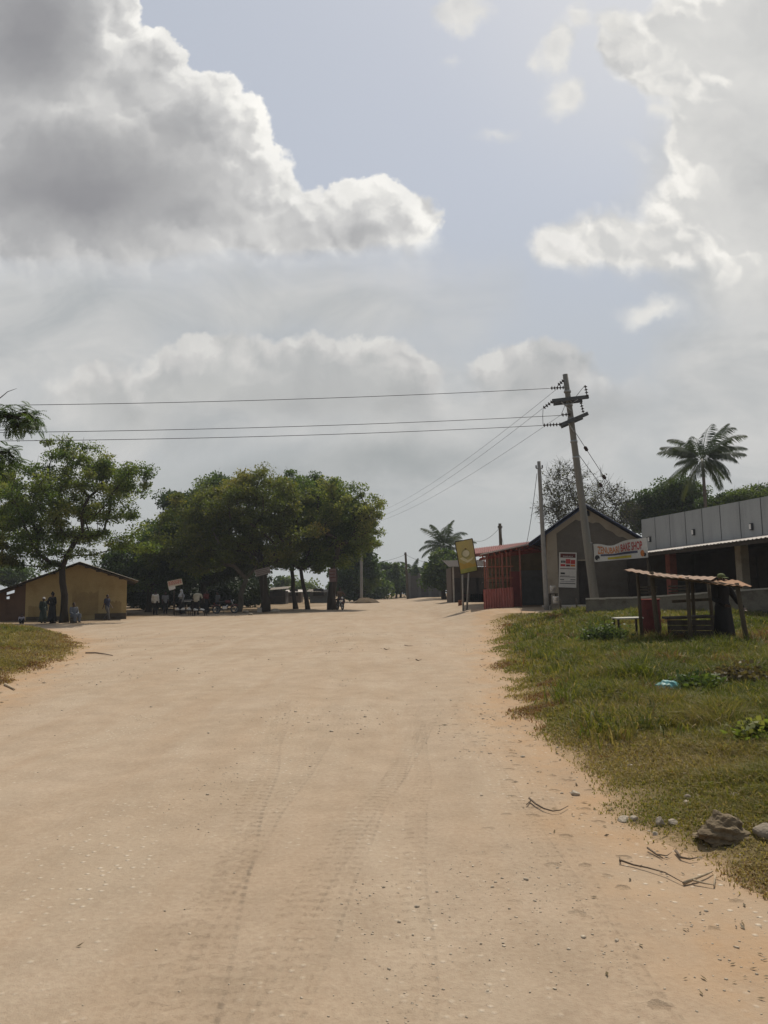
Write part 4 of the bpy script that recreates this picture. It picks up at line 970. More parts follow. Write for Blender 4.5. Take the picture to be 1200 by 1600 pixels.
def poster():
    D = 37.93; fr = quad_frame(P(874, 863, D), P(901, 863.5, D), P(900.5, 918.5, D), P(873, 917.5, D)); tl, tr, br, bl, n = fr
    root = empty('poster_board', (bl + br) / 2, 'tall white notice board with red boxes and text on the grey gable wall', 'notice board')
    b = MB(); patch(b, fr, 0, 0, 1, 1, .0); b.v = []; b.f = []; b.sm = []; b.prism([bl, br, tr, tl], -n * .03); b.build('board', M_PAPER, root)
    m = MB(); patch(m, fr, .06, .03, .94, .15, .004); m.build('heading_band', M_MAROON, root); m = MB(); patch(m, fr, .06, .455, .94, .475, .004); m.build('heading_band', M_MAROON, root)
    for u0, v0, u1, v1, mm in ((.10, .235, .36, .30, M_INK), (.38, .19, .64, .32, M_REDINK), (.66, .21, .92, .33, M_REDINK), (.08, .335, .36, .40, M_REDINK), (.40, .345, .63, .40, M_MAROON), (.66, .345, .92, .40, M_ORINK), (.09, .575, .34, .625, M_INK)):
        q = MB(); patch(q, fr, u0, v0, u1, v1, .004); q.build('printed_box', mm, root)
    for v0, v1, u0, u1 in ((.69, .705, .06, .94), (.765, .785, .06, .30), (.765, .785, .66, .94), (.875, .895, .06, .94), (.665, .675, .08, .6), (.82, .83, .1, .9)):
        q = MB(); patch(q, fr, u0, v0, u1, v1, .004); q.build('text_line', M_INK, root)
    u = (tr - tl); v = (tl - bl); h = v.length
    text_mesh('MAKALA', .10, M_PAPER, tl + u * .5 - v * .135 + n * .008, u, v, 'lettering', root, 'CENTER', 1.3)
    text_mesh('NEW', .075, M_PAPER, tl + u * .23 - v * .29 + n * .008, u, v, 'lettering', root, 'CENTER', .9)
poster()

# ---- long flat fronted building on the right -------------------------------
def long_building():
    D0, D1 = 36.5, 22.0
    A = P(1008, 930, D0); B = P(1200, 930, 28.0); dirv = (B - A); dirv.z = 0; k = (D0 - D1) / (D0 - 28.0); E = A + dirv * k
    d = dirv.normalized(); n = Vector((d.y, -d.x, 0)); n = n if n.x < 0 else -n      # towards the road
    LT = (E - A).length; L200 = (B - A).length
    zt0, zb0 = P(1008, 812, D0).z, P(1010, 861, D0).z; zt1, zb1 = P(1200, 777, 28).z, P(1200, 836, 28).z
    zt, zb = (zt0 + zt1) / 2, (zb0 + zb1) / 2
    g0 = gz(A.x, A.y)
    root = empty('long_shop_building', (A.x + 2, 31, g0), 'long shop building with tall grey panel parapet and open pillared veranda', 'shop')
    at_ = lambda s, off, z: Vector((A.x, A.y, 0)) + d * s + n * off + Vector((0, 0, z))
    zf = lambda s, z0, z1: z0 + (z1 - z0) * s / L200
    # parapet panels (each its own sheet), joints showing dark between them
    npn = int(round(LT / (L200 / 7.2))); pw_ = LT / npn
    bk = MB(); bk.prism([at_(0, -.02, zf(0, zb0, zb1)), at_(LT, -.02, zf(LT, zb0, zb1)), at_(LT, -.02, zf(LT, zt0, zt1) - .03), at_(0, -.02, zf(0, zt0, zt1) - .03)], -n * .16); bk.build('parapet_core', M_SEAM, root)
    for i in range(npn):
        s0, s1 = i * pw_ + .025, (i + 1) * pw_ - .025; q = MB()
        q.prism([at_(s0, 0, zf(s0, zb0, zb1)), at_(s1, 0, zf(s1, zb0, zb1)), at_(s1, 0, zf(s1, zt0, zt1)), at_(s0, 0, zf(s0, zt0, zt1))], -n * .018); q.build('parapet_panel', M_GREY, root)
    rt = MB(); rt.prism([at_(0, -.2, zb), at_(LT, -.2, zb), at_(LT, -9, zb + .3), at_(0, -9, zb + .3)], (0, 0, .12)); rt.build('roof', M_ROOFDK, root)
    side = MB(); side.prism([at_(0, -.18, g0 - .2), at_(0, -9, g0 - .2), at_(0, -9, zb), at_(0, -.18, zb)], d * .2); side.build('side_wall', M_CEMDK, root)
    # awning: one long pale sheet, dropping towards the road
    aw = MB(); s0, s1 = -.6, LT
    o = 1.5; zz = lambda s: zf(s, zb0, zb1) - .02
    corr_sheet(aw, at_(s0, .02, zz(s0)), at_(s1, .02, zz(s1)), at_(s1, o, zz(s1) - .24), at_(s0, o, zz(s0) - .24), 70, .014, .01, nv=3, jag=.03); aw.build('awning', M_AWN, root)
    fb = MB(); fb.bar(at_(s0, o - .08, zz(s0) - .34), at_(s1, o - .08, zz(s1) - .34), .06, .14); fb.build('awning_beam', M_TIMBERDK, root)
    # veranda: back wall, floor, pillars
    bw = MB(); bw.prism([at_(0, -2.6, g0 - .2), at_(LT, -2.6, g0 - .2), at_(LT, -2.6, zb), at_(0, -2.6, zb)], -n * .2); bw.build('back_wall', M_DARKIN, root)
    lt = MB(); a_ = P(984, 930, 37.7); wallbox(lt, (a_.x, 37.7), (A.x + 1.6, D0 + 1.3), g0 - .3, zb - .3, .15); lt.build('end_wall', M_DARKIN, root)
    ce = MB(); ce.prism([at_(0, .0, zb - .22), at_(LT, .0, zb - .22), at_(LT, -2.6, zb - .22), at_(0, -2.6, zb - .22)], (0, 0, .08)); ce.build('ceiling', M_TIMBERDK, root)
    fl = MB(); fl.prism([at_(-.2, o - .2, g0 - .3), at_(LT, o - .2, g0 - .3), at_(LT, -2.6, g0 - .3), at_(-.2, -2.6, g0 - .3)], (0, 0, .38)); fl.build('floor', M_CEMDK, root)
    for s, mm in ((L200 * .22, M_PINK), (L200 * .80, M_BEIGE), (L200 * 1.25, M_BEIGE), (LT - .4, M_BEIGE)):
        q = MB(); c = at_(s, -.30, (g0 + zb) / 2); q.box(c, (.36, .36, zb - g0 - .1), Matrix((d, n, Vector((0, 0, 1)))).transposed(), bev=.015); q.build('pillar', mm, root)
    for s in (L200 * .50, L200 * .62, L200 * 1.02):
        q = MB(); q.prism([at_(s - .45, -2.585, g0 + .1), at_(s + .45, -2.585, g0 + .1), at_(s + .45, -2.585, g0 + 2.2), at_(s - .45, -2.585, g0 + 2.2)], n * .04); q.build('door', M_TIMBERDK, root)
    for s in (0.09, 0.50, .932):
        c = at_(L200 * s, .05, zf(L200 * s, zb0, zb1) + (.52 if s < .9 else .38) * 1.0); lm = empty('wall_lamp', c, ['white box lamp at the left end of the grey parapet', 'white box lamp at the middle of the grey parapet', 'white box lamp near the right photo edge on the grey parapet'][[.09, .5, .932].index(s)], 'lamp', 'white box lamps along the grey parapet')
        R = Matrix((d, n, Vector((0, 0, 1)))).transposed()
        q = MB(); q.box(c, (.13, .10, .27), R, bev=.02); q.build('housing', M_SEAM, lm); q = MB(); q.box(c + n * .055, (.09, .03, .20), R, bev=.01); q.build('lens', M_WHITE, lm)
    # benches on the veranda
    R = Matrix((d, n, Vector((0, 0, 1)))).transposed()
    for s, lb in ((L200 * .06, 'brown slatted bench under the veranda left of the reddish pillar'), (L200 * .34, 'brown slatted bench under the veranda right of the reddish pillar')):
        c = at_(s, .3, g0 + .08); bn = empty('bench', c, lb, 'bench', 'slatted benches under the veranda')
        q = MB(); q.box(c + Vector((0, 0, .45)), (1.5, .42, .05), R); q.build('seat', M_TIMBER, bn)
        q = MB(); [q.box(c - n * .22 + Vector((0, 0, .62 + .14 * i)), (1.5, .03, .08), R) for i in range(3)]; q.build('backrest', M_TIMBER, bn)
        for i in (-.68, .68):
            q = MB(); q.box(c + d * i + Vector((0, 0, .21)), (.06, .40, .43), R); q.build('leg', M_TIMBER, bn)
    return root
long_building()

# ---- low block wall ---------------------------------------------------------
def block_wall():
    pts = [(P(915, 935, 29.5), 1), (P(1000, 932, 29.0), 1), (P(1200, 918.5, 26.5), 1), (P(1330, 909, 24.8), 1)]
    v = [q for q, _ in pts]; root = empty('block_wall', (v[0].x, v[0].y, gz(v[0].x, v[0].y)), 'low grey cement block wall with pale coping running behind the tin roofed stall', 'wall')
    w = MB(); c = MB()
    for a, b in zip(v[:-1], v[1:]):
        d = (b - a); d.z = 0; n = Vector((-d.y, d.x, 0)).normalized(); n = n if n.y > 0 else -n
        w.prism([(a.x, a.y, gz(a.x, a.y) - .3), (b.x, b.y, gz(b.x, b.y) - .3), (b.x, b.y, b.z - .06), (a.x, a.y, a.z - .06)], n * .16)
        m = 8
        for i in range(m):
            p, q = a.lerp(b, i / m), a.lerp(b, (i + 1) / m); j = random.uniform(-.012, .012)
            c.prism([(p.x, p.y, p.z - .058 + j) - n * .03 if False else Vector((p.x, p.y, p.z - .058 + j)) - n * .03, Vector((q.x, q.y, q.z - .058 + j)) - n * .03, Vector((q.x, q.y, q.z + j * .5)) - n * .03, Vector((p.x, p.y, p.z + j * .5)) - n * .03], n * .21)
    w.build('block_course', M_BLOCK, root); c.build('coping', M_CAP, root)
block_wall()

# ---- red roofed shop with canopy, left of the gable house --------------------
def red_shop():
    Dw = 43.0; X = lambda px, D=Dw: P(px, 930, D).x; Z = lambda py, D=Dw, px=800: P(px, py, D).z
    xl, xr = X(764), X(856); g0 = gz((xl + xr) / 2, Dw); zt = Z(868)
    root = empty('red_roofed_shop', ((xl + xr) / 2, Dw, g0), 'low shop with faded red iron roof and rafter canopy left of the grey gable house', 'shop')
    sx0, sx1, sz = X(815), X(849), Z(893)
    w = MB(); w.prism([(xl, Dw, zt), (xr, Dw, zt), (xr, Dw, Z(853.5)), (xl, Dw, Z(865))], (0, .2, 0)); wallbox(w, (xl, Dw), (sx0, Dw), g0 - .3, zt, .2); wallbox(w, (sx1, Dw), (xr, Dw), g0 - .3, zt, .2); wallbox(w, (sx0, Dw), (sx1, Dw), sz, zt, .2)
    kx = X(762) / Dw * .98
    for x_ in (xl, xr - .2): w.prism([(x_, Dw + .2, g0 - .3), (x_ + .2, Dw + .2, g0 - .3), (x_ + .2, Dw + .2, zt), (x_, Dw + .2, zt)], (kx * 6, 6, 0))
    wallbox(w, (xl + kx * 6.2, Dw + 6.2), (xr + kx * 6.2, Dw + 6.2), g0 - .3, zt, .2); w.build('wall', mat('ochre_brown_wall', (.19, .15, .085), .9, .35, 2), root)
    s = MB(); n_ = 16
    for i in range(n_): s.box(((sx0 + sx1) / 2, Dw + .12, g0 + .1 + (i + .5) * (sz - g0 - .1) / n_), (sx1 - sx0, .05, (sz - g0 - .1) / n_ * .86))
    s.box(((sx0 + sx1) / 2, Dw + .15, (g0 + sz) / 2), (sx1 - sx0, .03, sz - g0)); s.build('roller_shutter', M_SHUT, root)
    sb = MB(); sb.box(((sx0 + sx1) / 2, Dw - .06, sz - .12), (sx1 - sx0 + .2, .12, .34)); sb.build('shutter_box', M_SHUT, root)
    # main roof: eave at the front (just above the canopy) rising to the back
    r = MB(); corr_sheet(r, Vector((X(738), Dw - .5, Z(866, Dw - .5, 742))), Vector((X(866), Dw - .5, Z(851, Dw - .5, 840))), Vector((X(866) + kx * 7, Dw + 6.5, Z(851, Dw - .5, 840) + .75)), Vector((X(738) + kx * 7, Dw + 6.5, Z(866, Dw - .5, 742) + .75)), 40, .03, .012); r.build('roof', M_REDROOF, root)
    fa = MB(); fa.bar(Vector((X(738), Dw - .53, Z(866, Dw - .5, 742) - .08)), Vector((X(866), Dw - .53, Z(851, Dw - .5, 840) - .08)), .04, .18); fa.build('fascia', M_REDROOF, root)
    # canopy: open rafters with a pale sheet edge, on thin posts
    Dc = 39.6; a, b = P(750, 867, Dc), P(829, 850, Dc); a2, b2 = Vector((X(748), Dw - .6, Z(871, Dw, 745))), Vector((X(848), Dw - .6, Z(858, Dw, 840)))
    cs = MB(); corr_sheet(cs, a, b, b2, a2, 30, .02, .01, jag=.04); cs.build('canopy_sheet', mat('faded_red_sheet', (.40, .20, .16), .7, .3, 3), root)
    eb = MB(); eb.bar(a + Vector((0, -.05, .02)), b + Vector((0, -.05, .02)), .05, .07); eb.build('canopy_edge', M_AWN, root)
    for i in range(9):
        q = MB(); t = (i + .5) / 9; q.bar(a.lerp(b, t) - Vector((0, 0, .09)), a2.lerp(b2, t) - Vector((0, 0, .09)), .06, .10); q.build('rafter', M_RED, root)
    for t in (.25, .6, .9):
        q = MB(); q.bar(a.lerp(a2, t) - Vector((0, 0, .18)), b.lerp(b2, t) - Vector((0, 0, .18)), .05, .07); q.build('purlin', M_RED, root)
    for px in (760, 784, 812):
        t = (px - 750) / 79; tp = a.lerp(b, t) - Vector((0, 0, .12)); q = MB(); q.tube([Vector((tp.x, tp.y + .1, gz(tp.x, tp.y) - .2)), Vector((tp.x, tp.y + .1, tp.z))], .045, 8); q.build('canopy_post', M_PINK, root)
    lt = MB(); Df = 38.75
    for i in range(8):
        px = 759.5 + i * 5.9; tp = a.lerp(b, (px - 750) / 79); x = P(px, 930, Df).x; lt.box((x, Df + .3 + random.uniform(0, .03), (P(px, 919, Df).z + tp.z - .2) / 2), (.035 + .03 * (i % 3 == 0), .03, tp.z - .2 - P(px, 919, Df).z))
    for py in (886, 904): lt.bar(P(759, py, Df + .25), P(802, py - 1.2, Df + .25), .03, .06)
    lt.build('lattice', mat('red_brown_batten', (.24, .085, .05), .9, .3, 5), root)
    # red side partition and goods counter inside
    rp = MB(); wallbox(rp, (X(797, 41), 41.0), (X(813, 41), 41.0), g0 - .2, Z(893, 41), .06); rp.build('side_partition', mat('dull_red_board', (.20, .035, .03), .7, .3, 4), root)
    rr = MB()
    for i in range(3): rr.box((X(776, 41.6), 41.6, g0 + 1.3 + .42 * i), (1.5, .35, .04))
    rr.build('shelf', M_TIMBER, root)
    return root
red_shop()
def red_fence():
    D = 38.6; a, b = P(757, 930, D), P(802, 930, D); root = empty('red_fence', (a.x, a.y, gz(a.x, a.y)), 'waist high red corrugated iron fence under the rafter canopy', 'fence')
    q = MB(); gz0, gz1 = gz(a.x, a.y) - .05, gz(b.x, b.y) - .05; zt0, zt1 = P(757, 921, D).z, P(802, 917.5, D).z
    corr_sheet(q, (a.x, D, gz0), (b.x, D, gz1), (b.x, D, zt1), (a.x, D, zt0), 11, .045, .01, jag=.02); q.build('iron_sheet', mat('faded_red_iron', (.38, .13, .105), .7, .3, 3, 0, 40, streak=(3, 3, .4)), root)  # front sheet in a faded, paler red
    s = MB(); a2 = Vector((a.x * 41.6 / D * 1.0, 41.6, 0)); corr_sheet(s, (a.x, D + .02, gz0), (a2.x, a2.y, gz0), (a2.x, a2.y, zt0), (a.x, D + .02, zt0), 9, .045, .01); s.build('iron_sheet', M_RED, root)
    rl = MB(); rl.bar((a.x, D + .08, zt0 - .05), (b.x, D + .08, zt1 - .05), .05, .07); rl.build('rail', M_RED, root)
    for x, zt in ((a.x + .03, zt0), ((a.x + b.x) / 2, (zt0 + zt1) / 2), (b.x - .03, zt1)):
        p = MB(); p.box((x, D + .12, (gz0 + zt) / 2), (.07, .07, zt - gz0)); p.build('post', M_RED, root)
red_fence()

# ---- billboard ----------------------------------------------------------------
def billboard():
    D = 41.0; fr = quad_frame(P(711, 847, D), P(738, 841.5, D), P(746, 891.5, D), P(720, 897.5, D)); tl, tr, br, bl, n = fr
    b0 = at(722, D, -.1); root = empty('billboard', b0, 'faded yellow portrait billboard tilting to the left beside the small palm', 'billboard')
    q = MB(); q.prism([bl, br, tr, tl], -n * .08); q.build('panel', mat('faded_yellow_print', (.42, .34, .11), .6, .2, 1.1, 0, 20, col2=(.36, .31, .15)), root)
    def wsh(name, pts, mm, off):
        f = lambda u, v: (tl * (1 - u) + tr * u) * (1 - v) + (bl * (1 - u) + br * u) * v + n * off
        m = MB(); m.prism([f(u, v) for u, v in pts], -n * .003); m.build(name, mm, root)
    circ = lambda cx, cy, rx, ry, a0=0, a1=6.283, k=20: [(cx + rx * math.cos(a0 + (a1 - a0) * i / k), cy + ry * math.sin(a0 + (a1 - a0) * i / k)) for i in range(k if a1 - a0 > 6 else k + 1)]
    wsh('printed_shape', [(.02, .62), (.3, .72), (.55, .68), (.8, .78), (.98, .74), (.98, .98), (.02, .98)], mat('ochre_print', (.44, .29, .05), .6, .2, 2), .004)
    wsh('printed_shape', circ(.48, .42, .26, .15), mat('olive_print', (.30, .27, .10), .6, .2, 2), .004)
    wsh('printed_shape', circ(.50, .41, .20, .10), mat('pale_print', (.60, .54, .34), .6, .2, 2), .008)
    wsh('printed_shape', circ(.52, .27, .06, .02), M_MAROON, .004)
    wsh('printed_shape', [(.10, .52), (.28, .50), (.55, .62), (.90, .56), (.80, .64), (.5, .70), (.25, .60)], mat('pale_print', (.60, .53, .30), .6, .2, 2), .008)
    wsh('printed_shape', [(.03, .86), (.97, .86), (.97, .985), (.03, .985)], mat('green_print', (.30, .30, .06), .6, .2, 2), .008)
    fm = MB(); [fm.bar(a - n * .03, b - n * .03, .05, .06, up=n) for a, b in ((tl, tr), (tr, br), (br, bl), (bl, tl))]; fm.build('frame', M_TIMBERDK, root)
    for t in (.12, .5):
        p = MB(); top = tl.lerp(tr, t) - n * .16; bo = bl.lerp(br, t); p.tube([Vector((b0.x + t * .5, b0.y + .2, b0.z)), bo - n * .16, top], .055, 8); p.build('post', M_STEEL, root)
billboard()

# ---- far shop under the billboard, and a wall, at the road end ----------------
def far_shop():
    D = 62.0; xl, xr = P(706, 930, D).x, P(762, 930, D).x; g0 = gz(xl, D); zt = P(730, 884, D).z
    root = empty('far_shop', ((xl + xr) / 2, D, g0), 'dim far shop front with pink plinth standing behind the billboard', 'shop')
    w = MB(); w.box(((xl + xr) / 2, D + 2.6, (g0 + zt) / 2 - .1), (xr - xl, 5, zt - g0)); w.build('wall', mat('dim_brown_wall', (.10, .07, .05)), root)
    q = MB(); q.box((P(738, 930, D).x, D + .07, g0 + .3), (1.9, .10, .75)); q.build('plinth', mat('pink_plinth', (.35, .16, .15)), root)
    r = MB(); corr_sheet(r, (xl - .3, D - 1.2, zt - .1), (xr + .3, D - 1.2, zt - .1), (xr + .3, D + 5.2, zt + .7), (xl - .3, D + 5.2, zt + .7), 22, .03, .012); r.build('roof', mat('dark_rust_sheet', (.06, .045, .035), .9, .4, 3), root)
    for px in (709, 721, 733):
        p = MB(); x = P(px, 930, D - 1).x; p.box((x, D - 1, (g0 + zt) / 2 - .1), (.12, .12, zt - g0)); p.build('porch_post', M_CAP if px == 709 else M_TIMBERDK, root)
    for px in (716, 728, 741, 752):
        p = MB(); x = P(px, 930, D).x; p.box((x, D + .06, g0 + 1.0), (.75, .08, 2.0)); p.build('door', M_DARKIN, root)
far_shop()
def far_wall():
    D = 104.0; a, b = P(640, 930, D), P(688, 930, D); g0 = gz(a.x, D)
    root = empty('compound_wall', ((a.x + b.x) / 2, D, g0), 'dark compound wall with gate bays across the far road end below the columnar trees', 'wall')
    w = MB()
    zt = P(660, 897, D).z
    for i in range(3):
        x0 = a.x + (b.x - a.x) * i / 3 + .2; x1 = a.x + (b.x - a.x) * (i + 1) / 3 - .2; q = MB(); q.box(((x0 + x1) / 2, D + .1, (g0 + zt) / 2 - .2), (x1 - x0, .15, zt - g0)); q.build('wall_bay', mat('dark_grey_wall', (.09, .085, .08)), root)
    for i in range(4):
        q = MB(); q.box((a.x + (b.x - a.x) * i / 3, D + .1, (g0 + zt) / 2), (.38, .38, zt - g0 + .3), bev=.02); q.build('pier', mat('grey_pier', (.13, .125, .12)), root)
far_wall()
def far_house(px0, px1, ytop, D, label, wm, rm, slope):
    xl, xr = P(px0, 930, D).x, P(px1, 930, D).x; g0 = gz((xl + xr) / 2, D); zt = P((px0 + px1) / 2, ytop, D).z
    root = empty('timber_kiosk', ((xl + xr) / 2, D, g0), label, 'kiosk', 'small kiosks beyond the grove')
    w = MB(); w.box(((xl + xr) / 2, D + 1.3, (g0 + zt) / 2 - .1), (xr - xl, 2.4, zt - g0)); w.build('wall', wm, root)
    r = MB(); corr_sheet(r, (xl - .35, D - .7, zt + .0), (xr + .35, D - .7, zt + slope), (xr + .35, D + 2.8, zt + slope + .3), (xl - .35, D + 2.8, zt + .3), 14, .025, .012); r.build('roof', rm, root)
    q = MB(); q.box(((xl + xr) / 2, D + .07, g0 + 1.25), ((xr - xl) * .6, .06, .8)); q.build('hatch', M_DARKIN, root)
    c = MB(); c.box(((xl + xr) / 2, D - .1, g0 + .83), ((xr - xl) * .7, .4, .05)); c.build('counter', M_TIMBER, root)
far_house(421, 446, 922, 84, 'dark timber kiosk seen under the grove between two trunks', M_TIMBERDK, M_ROOFDK, .15)
far_house(448, 470, 925, 92, 'brownish kiosk with pale roof edge seen between the slim leaning trunks', mat('brown_board', (.16, .12, .09)), M_AWN, .0)
far_house(484, 511, 924, 88, 'grey kiosk seen between the slim leaning tree and the thick roadside tree', mat('grey_board', (.15, .145, .13)), M_ROOFDK, -.1)
def earth_mound():
    D = 82.0; c = at(570, D); vs = MB(); rings = []
    for i, (r, z) in enumerate(((1.7, -.1), (1.2, .18), (.8, .38), (.45, .5), (.12, .55))):
        rings.append([Vector((c.x + r * math.cos(a) * (1 + .18 * math.sin(3 * a + i)), c.y + r * math.sin(a), c.z + z + .08 * math.sin(5 * a + i))) for a in np.linspace(0, 2 * math.pi, 17)[:-1]])
    vs.loft(rings); o = vs.build('earth_mound', mat('mound_earth', (.09, .06, .03), .95, .4, 3, .6, 12)); tag(o, 'brown heap of earth at the road side below the conical tree', 'mound')
earth_mound()
# ------------------------------------------------------------------ poles, wires, signs
def catenary(a, b, sag, n=24):
    a, b = Vector(a), Vector(b); return [a.lerp(b, i / n) - Vector((0, 0, 4 * sag * (i / n) * (1 - i / n))) for i in range(n + 1)]
def wire(name, pts, r, label, group):
    q = MB(); q.tube(pts, r, 5); o = q.build(name, M_WIRE); tag(o, label, 'wire', group); return o
def insul_string(mb, a, b, r=.095):
    a, b = Vector(a), Vector(b); n = max(3, int((b - a).length / .13)); d = (b - a).normalized()
    mb.tube([a, b], .022, 6)
    for i in range(n):
        c = a.lerp(b, (i + .5) / n); mb.tube([c - d * .03, c - d * .01, c + d * .03], [r * .35, r, r * .4], 10)
M_ARM = mat('dark_steel_arm', (.075, .08, .085), .8, .25, 4)
def main_pole():
    D = 34.0; top = P(883, 585, D); base = P(930.5, 946, D); base.z = gz(base.x, D) - .2
    q = P(930.5, 946, D); dirv = (top - q); base = q + dirv * ((base.z - q.z) / dirv.z)
    root = empty('utility_pole', base, 'tall leaning wooden power pole with two crossarms and insulators', 'utility pole')
    p = MB(); p.tube([base.lerp(top, i / 12) for i in range(13)], [.205 - .085 * i / 12 + random.uniform(-.004, .004) for i in range(13)], 14); p.build('shaft', M_POLE, root)
    ax = lambda py, off=-.2: P(883 + (930.5 - 883) * (py - 585) / (946 - 585), py, D) + Vector((0, off, 0))
    A = P(863, 626.5, D - .25), P(919.5, 620, D - .25); B = P(876.5, 664, D - .28), P(918.5, 646, D - .28)
    for a, b in (A, B):
        m = MB(); m.bar(a, b, .13, .16); m.bar(a.lerp(b, .1) + Vector((0, .5, -.03)), b.lerp(a, .1) + Vector((0, .5, -.03)), .13, .15); m.build('crossarm', M_ARM, root)
    for a, b in ((P(877, 628, D - .3), ax(644, -.22)), (P(887, 660, D - .3), ax(676, -.22)), (P(903, 624, D - .3), ax(634, -.22))):
        m = MB(); m.bar(a, b, .05, .03); m.build('brace', M_STEEL, root)
    I = lambda *q: [P(x, y, D - .3) for x, y in q]
    for a, b in (I((881, 594), (872, 602)), I((882, 605.5), (860, 606.5)), I((863.5, 627), (848.5, 638)), I((877, 663), (848, 664.5)), I((892, 647), (877, 648.5))):
        m = MB(); insul_string(m, a, b); m.build('insulator_string', M_PORC, root)
    for a, b in (I((917.5, 620), (914.5, 602)), I((911.5, 645), (907.5, 628))):
        m = MB(); insul_string(m, a, b, .085); m.build('post_insulator', M_PORC, root)
    for pts in (I((872, 602), (869, 606), (864, 606)), I((848.5, 639), (848, 650), (848.5, 663)), I((914, 602), (905, 613), (899, 621)), I((877, 648), (884, 630), (907, 627))):
        m = MB(); m.tube(pts, .012, 5); m.build('jumper', M_WIRE, root)
    for py in (612, 633, 655, 690, 715):
        m = MB(); c = ax(py, 0); m.tube([c - Vector((0, 0, .05)), c + Vector((0, 0, .05))], .165, 12); m.build('band', M_STEEL, root)
    # conductors to the left (towards a pole far outside the frame)
    G1 = 'power lines crossing to the left'
    for (x, y), (x2, y2), lb in (((859, 606.8), (0, 629.5), 'topmost power line running left from the pole top'), ((877, 649), (0, 672), 'middle of the three power lines running left'), ((847, 664.8), (0, 685.2), 'lowest of the three power lines running left')):
        a = P(x, y, D - .3); e = P(x2, y2, 30.0); e2 = a + (e - a) * 1.5; e2.z += .25; wire('power_line', catenary(a, e2, .30, 40), .013, lb, G1)
    G2 = 'power lines running down the road'
    for (x, y), (x2, y2), lb in (((871, 607), (571, 806), 'upper of three power lines slanting down to the road end'), ((847.5, 638.5), (566, 815), 'middle of three power lines slanting down to the road end'), ((877, 648), (560, 822), 'lowest of three power lines slanting down to the road end')):
        wire('power_line', catenary(P(x, y, D - .2), P(x2, y2, 104), 1.0, 40), .008, lb, G2)
    # stay wires
    an = P(1068, 926, 47); s = ax(665, .1); w1 = MB(); pts = [s, P(916, 691, D + 1.4), P(935, 727, D + 3.2), an]
    t0 = s; end = s + (an - s); 
    def stay(a, lb, cs):
        e = an.copy(); e.z = gz(an.x, an.y); r_ = empty('stay_wire', e, lb, 'stay wire', 'stay wires of the leaning power pole')
        m = MB(); m.tube([a, e], .014, 5); m.build('cable', M_WIRE, r_)
        m = MB()
        for t in cs:
            c = a.lerp(e, t); d = (e - a).normalized(); m.tube([c - d * .18, c - d * .1, c + d * .1, c + d * .18], [.03, .085, .085, .03], 8)
        m.build('stay_insulator', M_PORC, r_)
    stay(s, 'upper stay wire with round insulators slanting right from the leaning power pole', (.10, .235))
    stay(ax(700, .1), 'lower stay wire slanting right from the leaning power pole', (.19,))
main_pole()
def simple_pole(name, label, top, basepx, D, r, m, group=None, cap=True):
    t = P(*top, D); b = at(basepx, D, -.2); root = empty(name, b, label, 'utility pole', group)
    p = MB(); p.tube([b.lerp(t, i / 8) for i in range(9)], [r * (1.2 - .35 * i / 8) for i in range(9)], 10); p.build('shaft', m, root)
    q = MB(); c = t - Vector((0, 0, .35)); q.bar(c + Vector((-.16, -.02, 0)), c + Vector((.16, -.02, 0)), .05, .05); q.build('bracket', M_STEEL, root)
    i_ = MB(); [insul_string(i_, c + Vector((s, -.02, .02)), c + Vector((s, -.02, .16)), .045) for s in (-.15, .15)]; i_.build('insulator', M_PORC, root)
    return t
t2 = simple_pole('utility_pole', 'grey concrete low voltage pole just left of the gable house', (842, 721), 853.5, 36.0, .105, M_CONC)
t3 = simple_pole('utility_pole', 'thin dark pole standing up behind the red shop roof', (781, 818), 786, 58.0, .14, M_TIMBER)
t4 = simple_pole('utility_pole', 'small wooden pole at the far road end among dark bushes', (633.5, 863), 637.5, 104.0, .17, M_TIMBER)
t5 = simple_pole('utility_pole', 'pale slim pole in front of the conical tree at the end of the grove', (564.5, 800), 564.5, 86.0, .15, M_CONC)
GS = 'slack service cables between the small poles'
wire('service_cable', catenary(t2 - Vector((.12, 0, .6)), t3 - Vector((0, 0, .3)), 4.0, 36), .014, 'deeply sagging cable between the concrete pole and the thin dark pole', GS)
wire('service_cable', catenary(t3 - Vector((0, 0, .3)), P(735, 842, 76), .6), .014, 'faint cable dropping left from the thin dark pole towards the billboard', GS)
wire('service_cable', catenary(t4 - Vector((0, 0, .3)), P(572, 878, 100), .35), .02, 'cable running left from the small pole at the road end', GS)
wire('service_cable', catenary(t4 - Vector((0, 0, .3)), P(712, 872, 104), .9), .02, 'cable running right from the small pole at the road end to the palm', GS)
wire('service_cable', catenary(t2 - Vector((-.1, 0, .5)), P(866, 746, 42), .15), .014, 'short cable leading right from the concrete pole into the bare tree', GS)

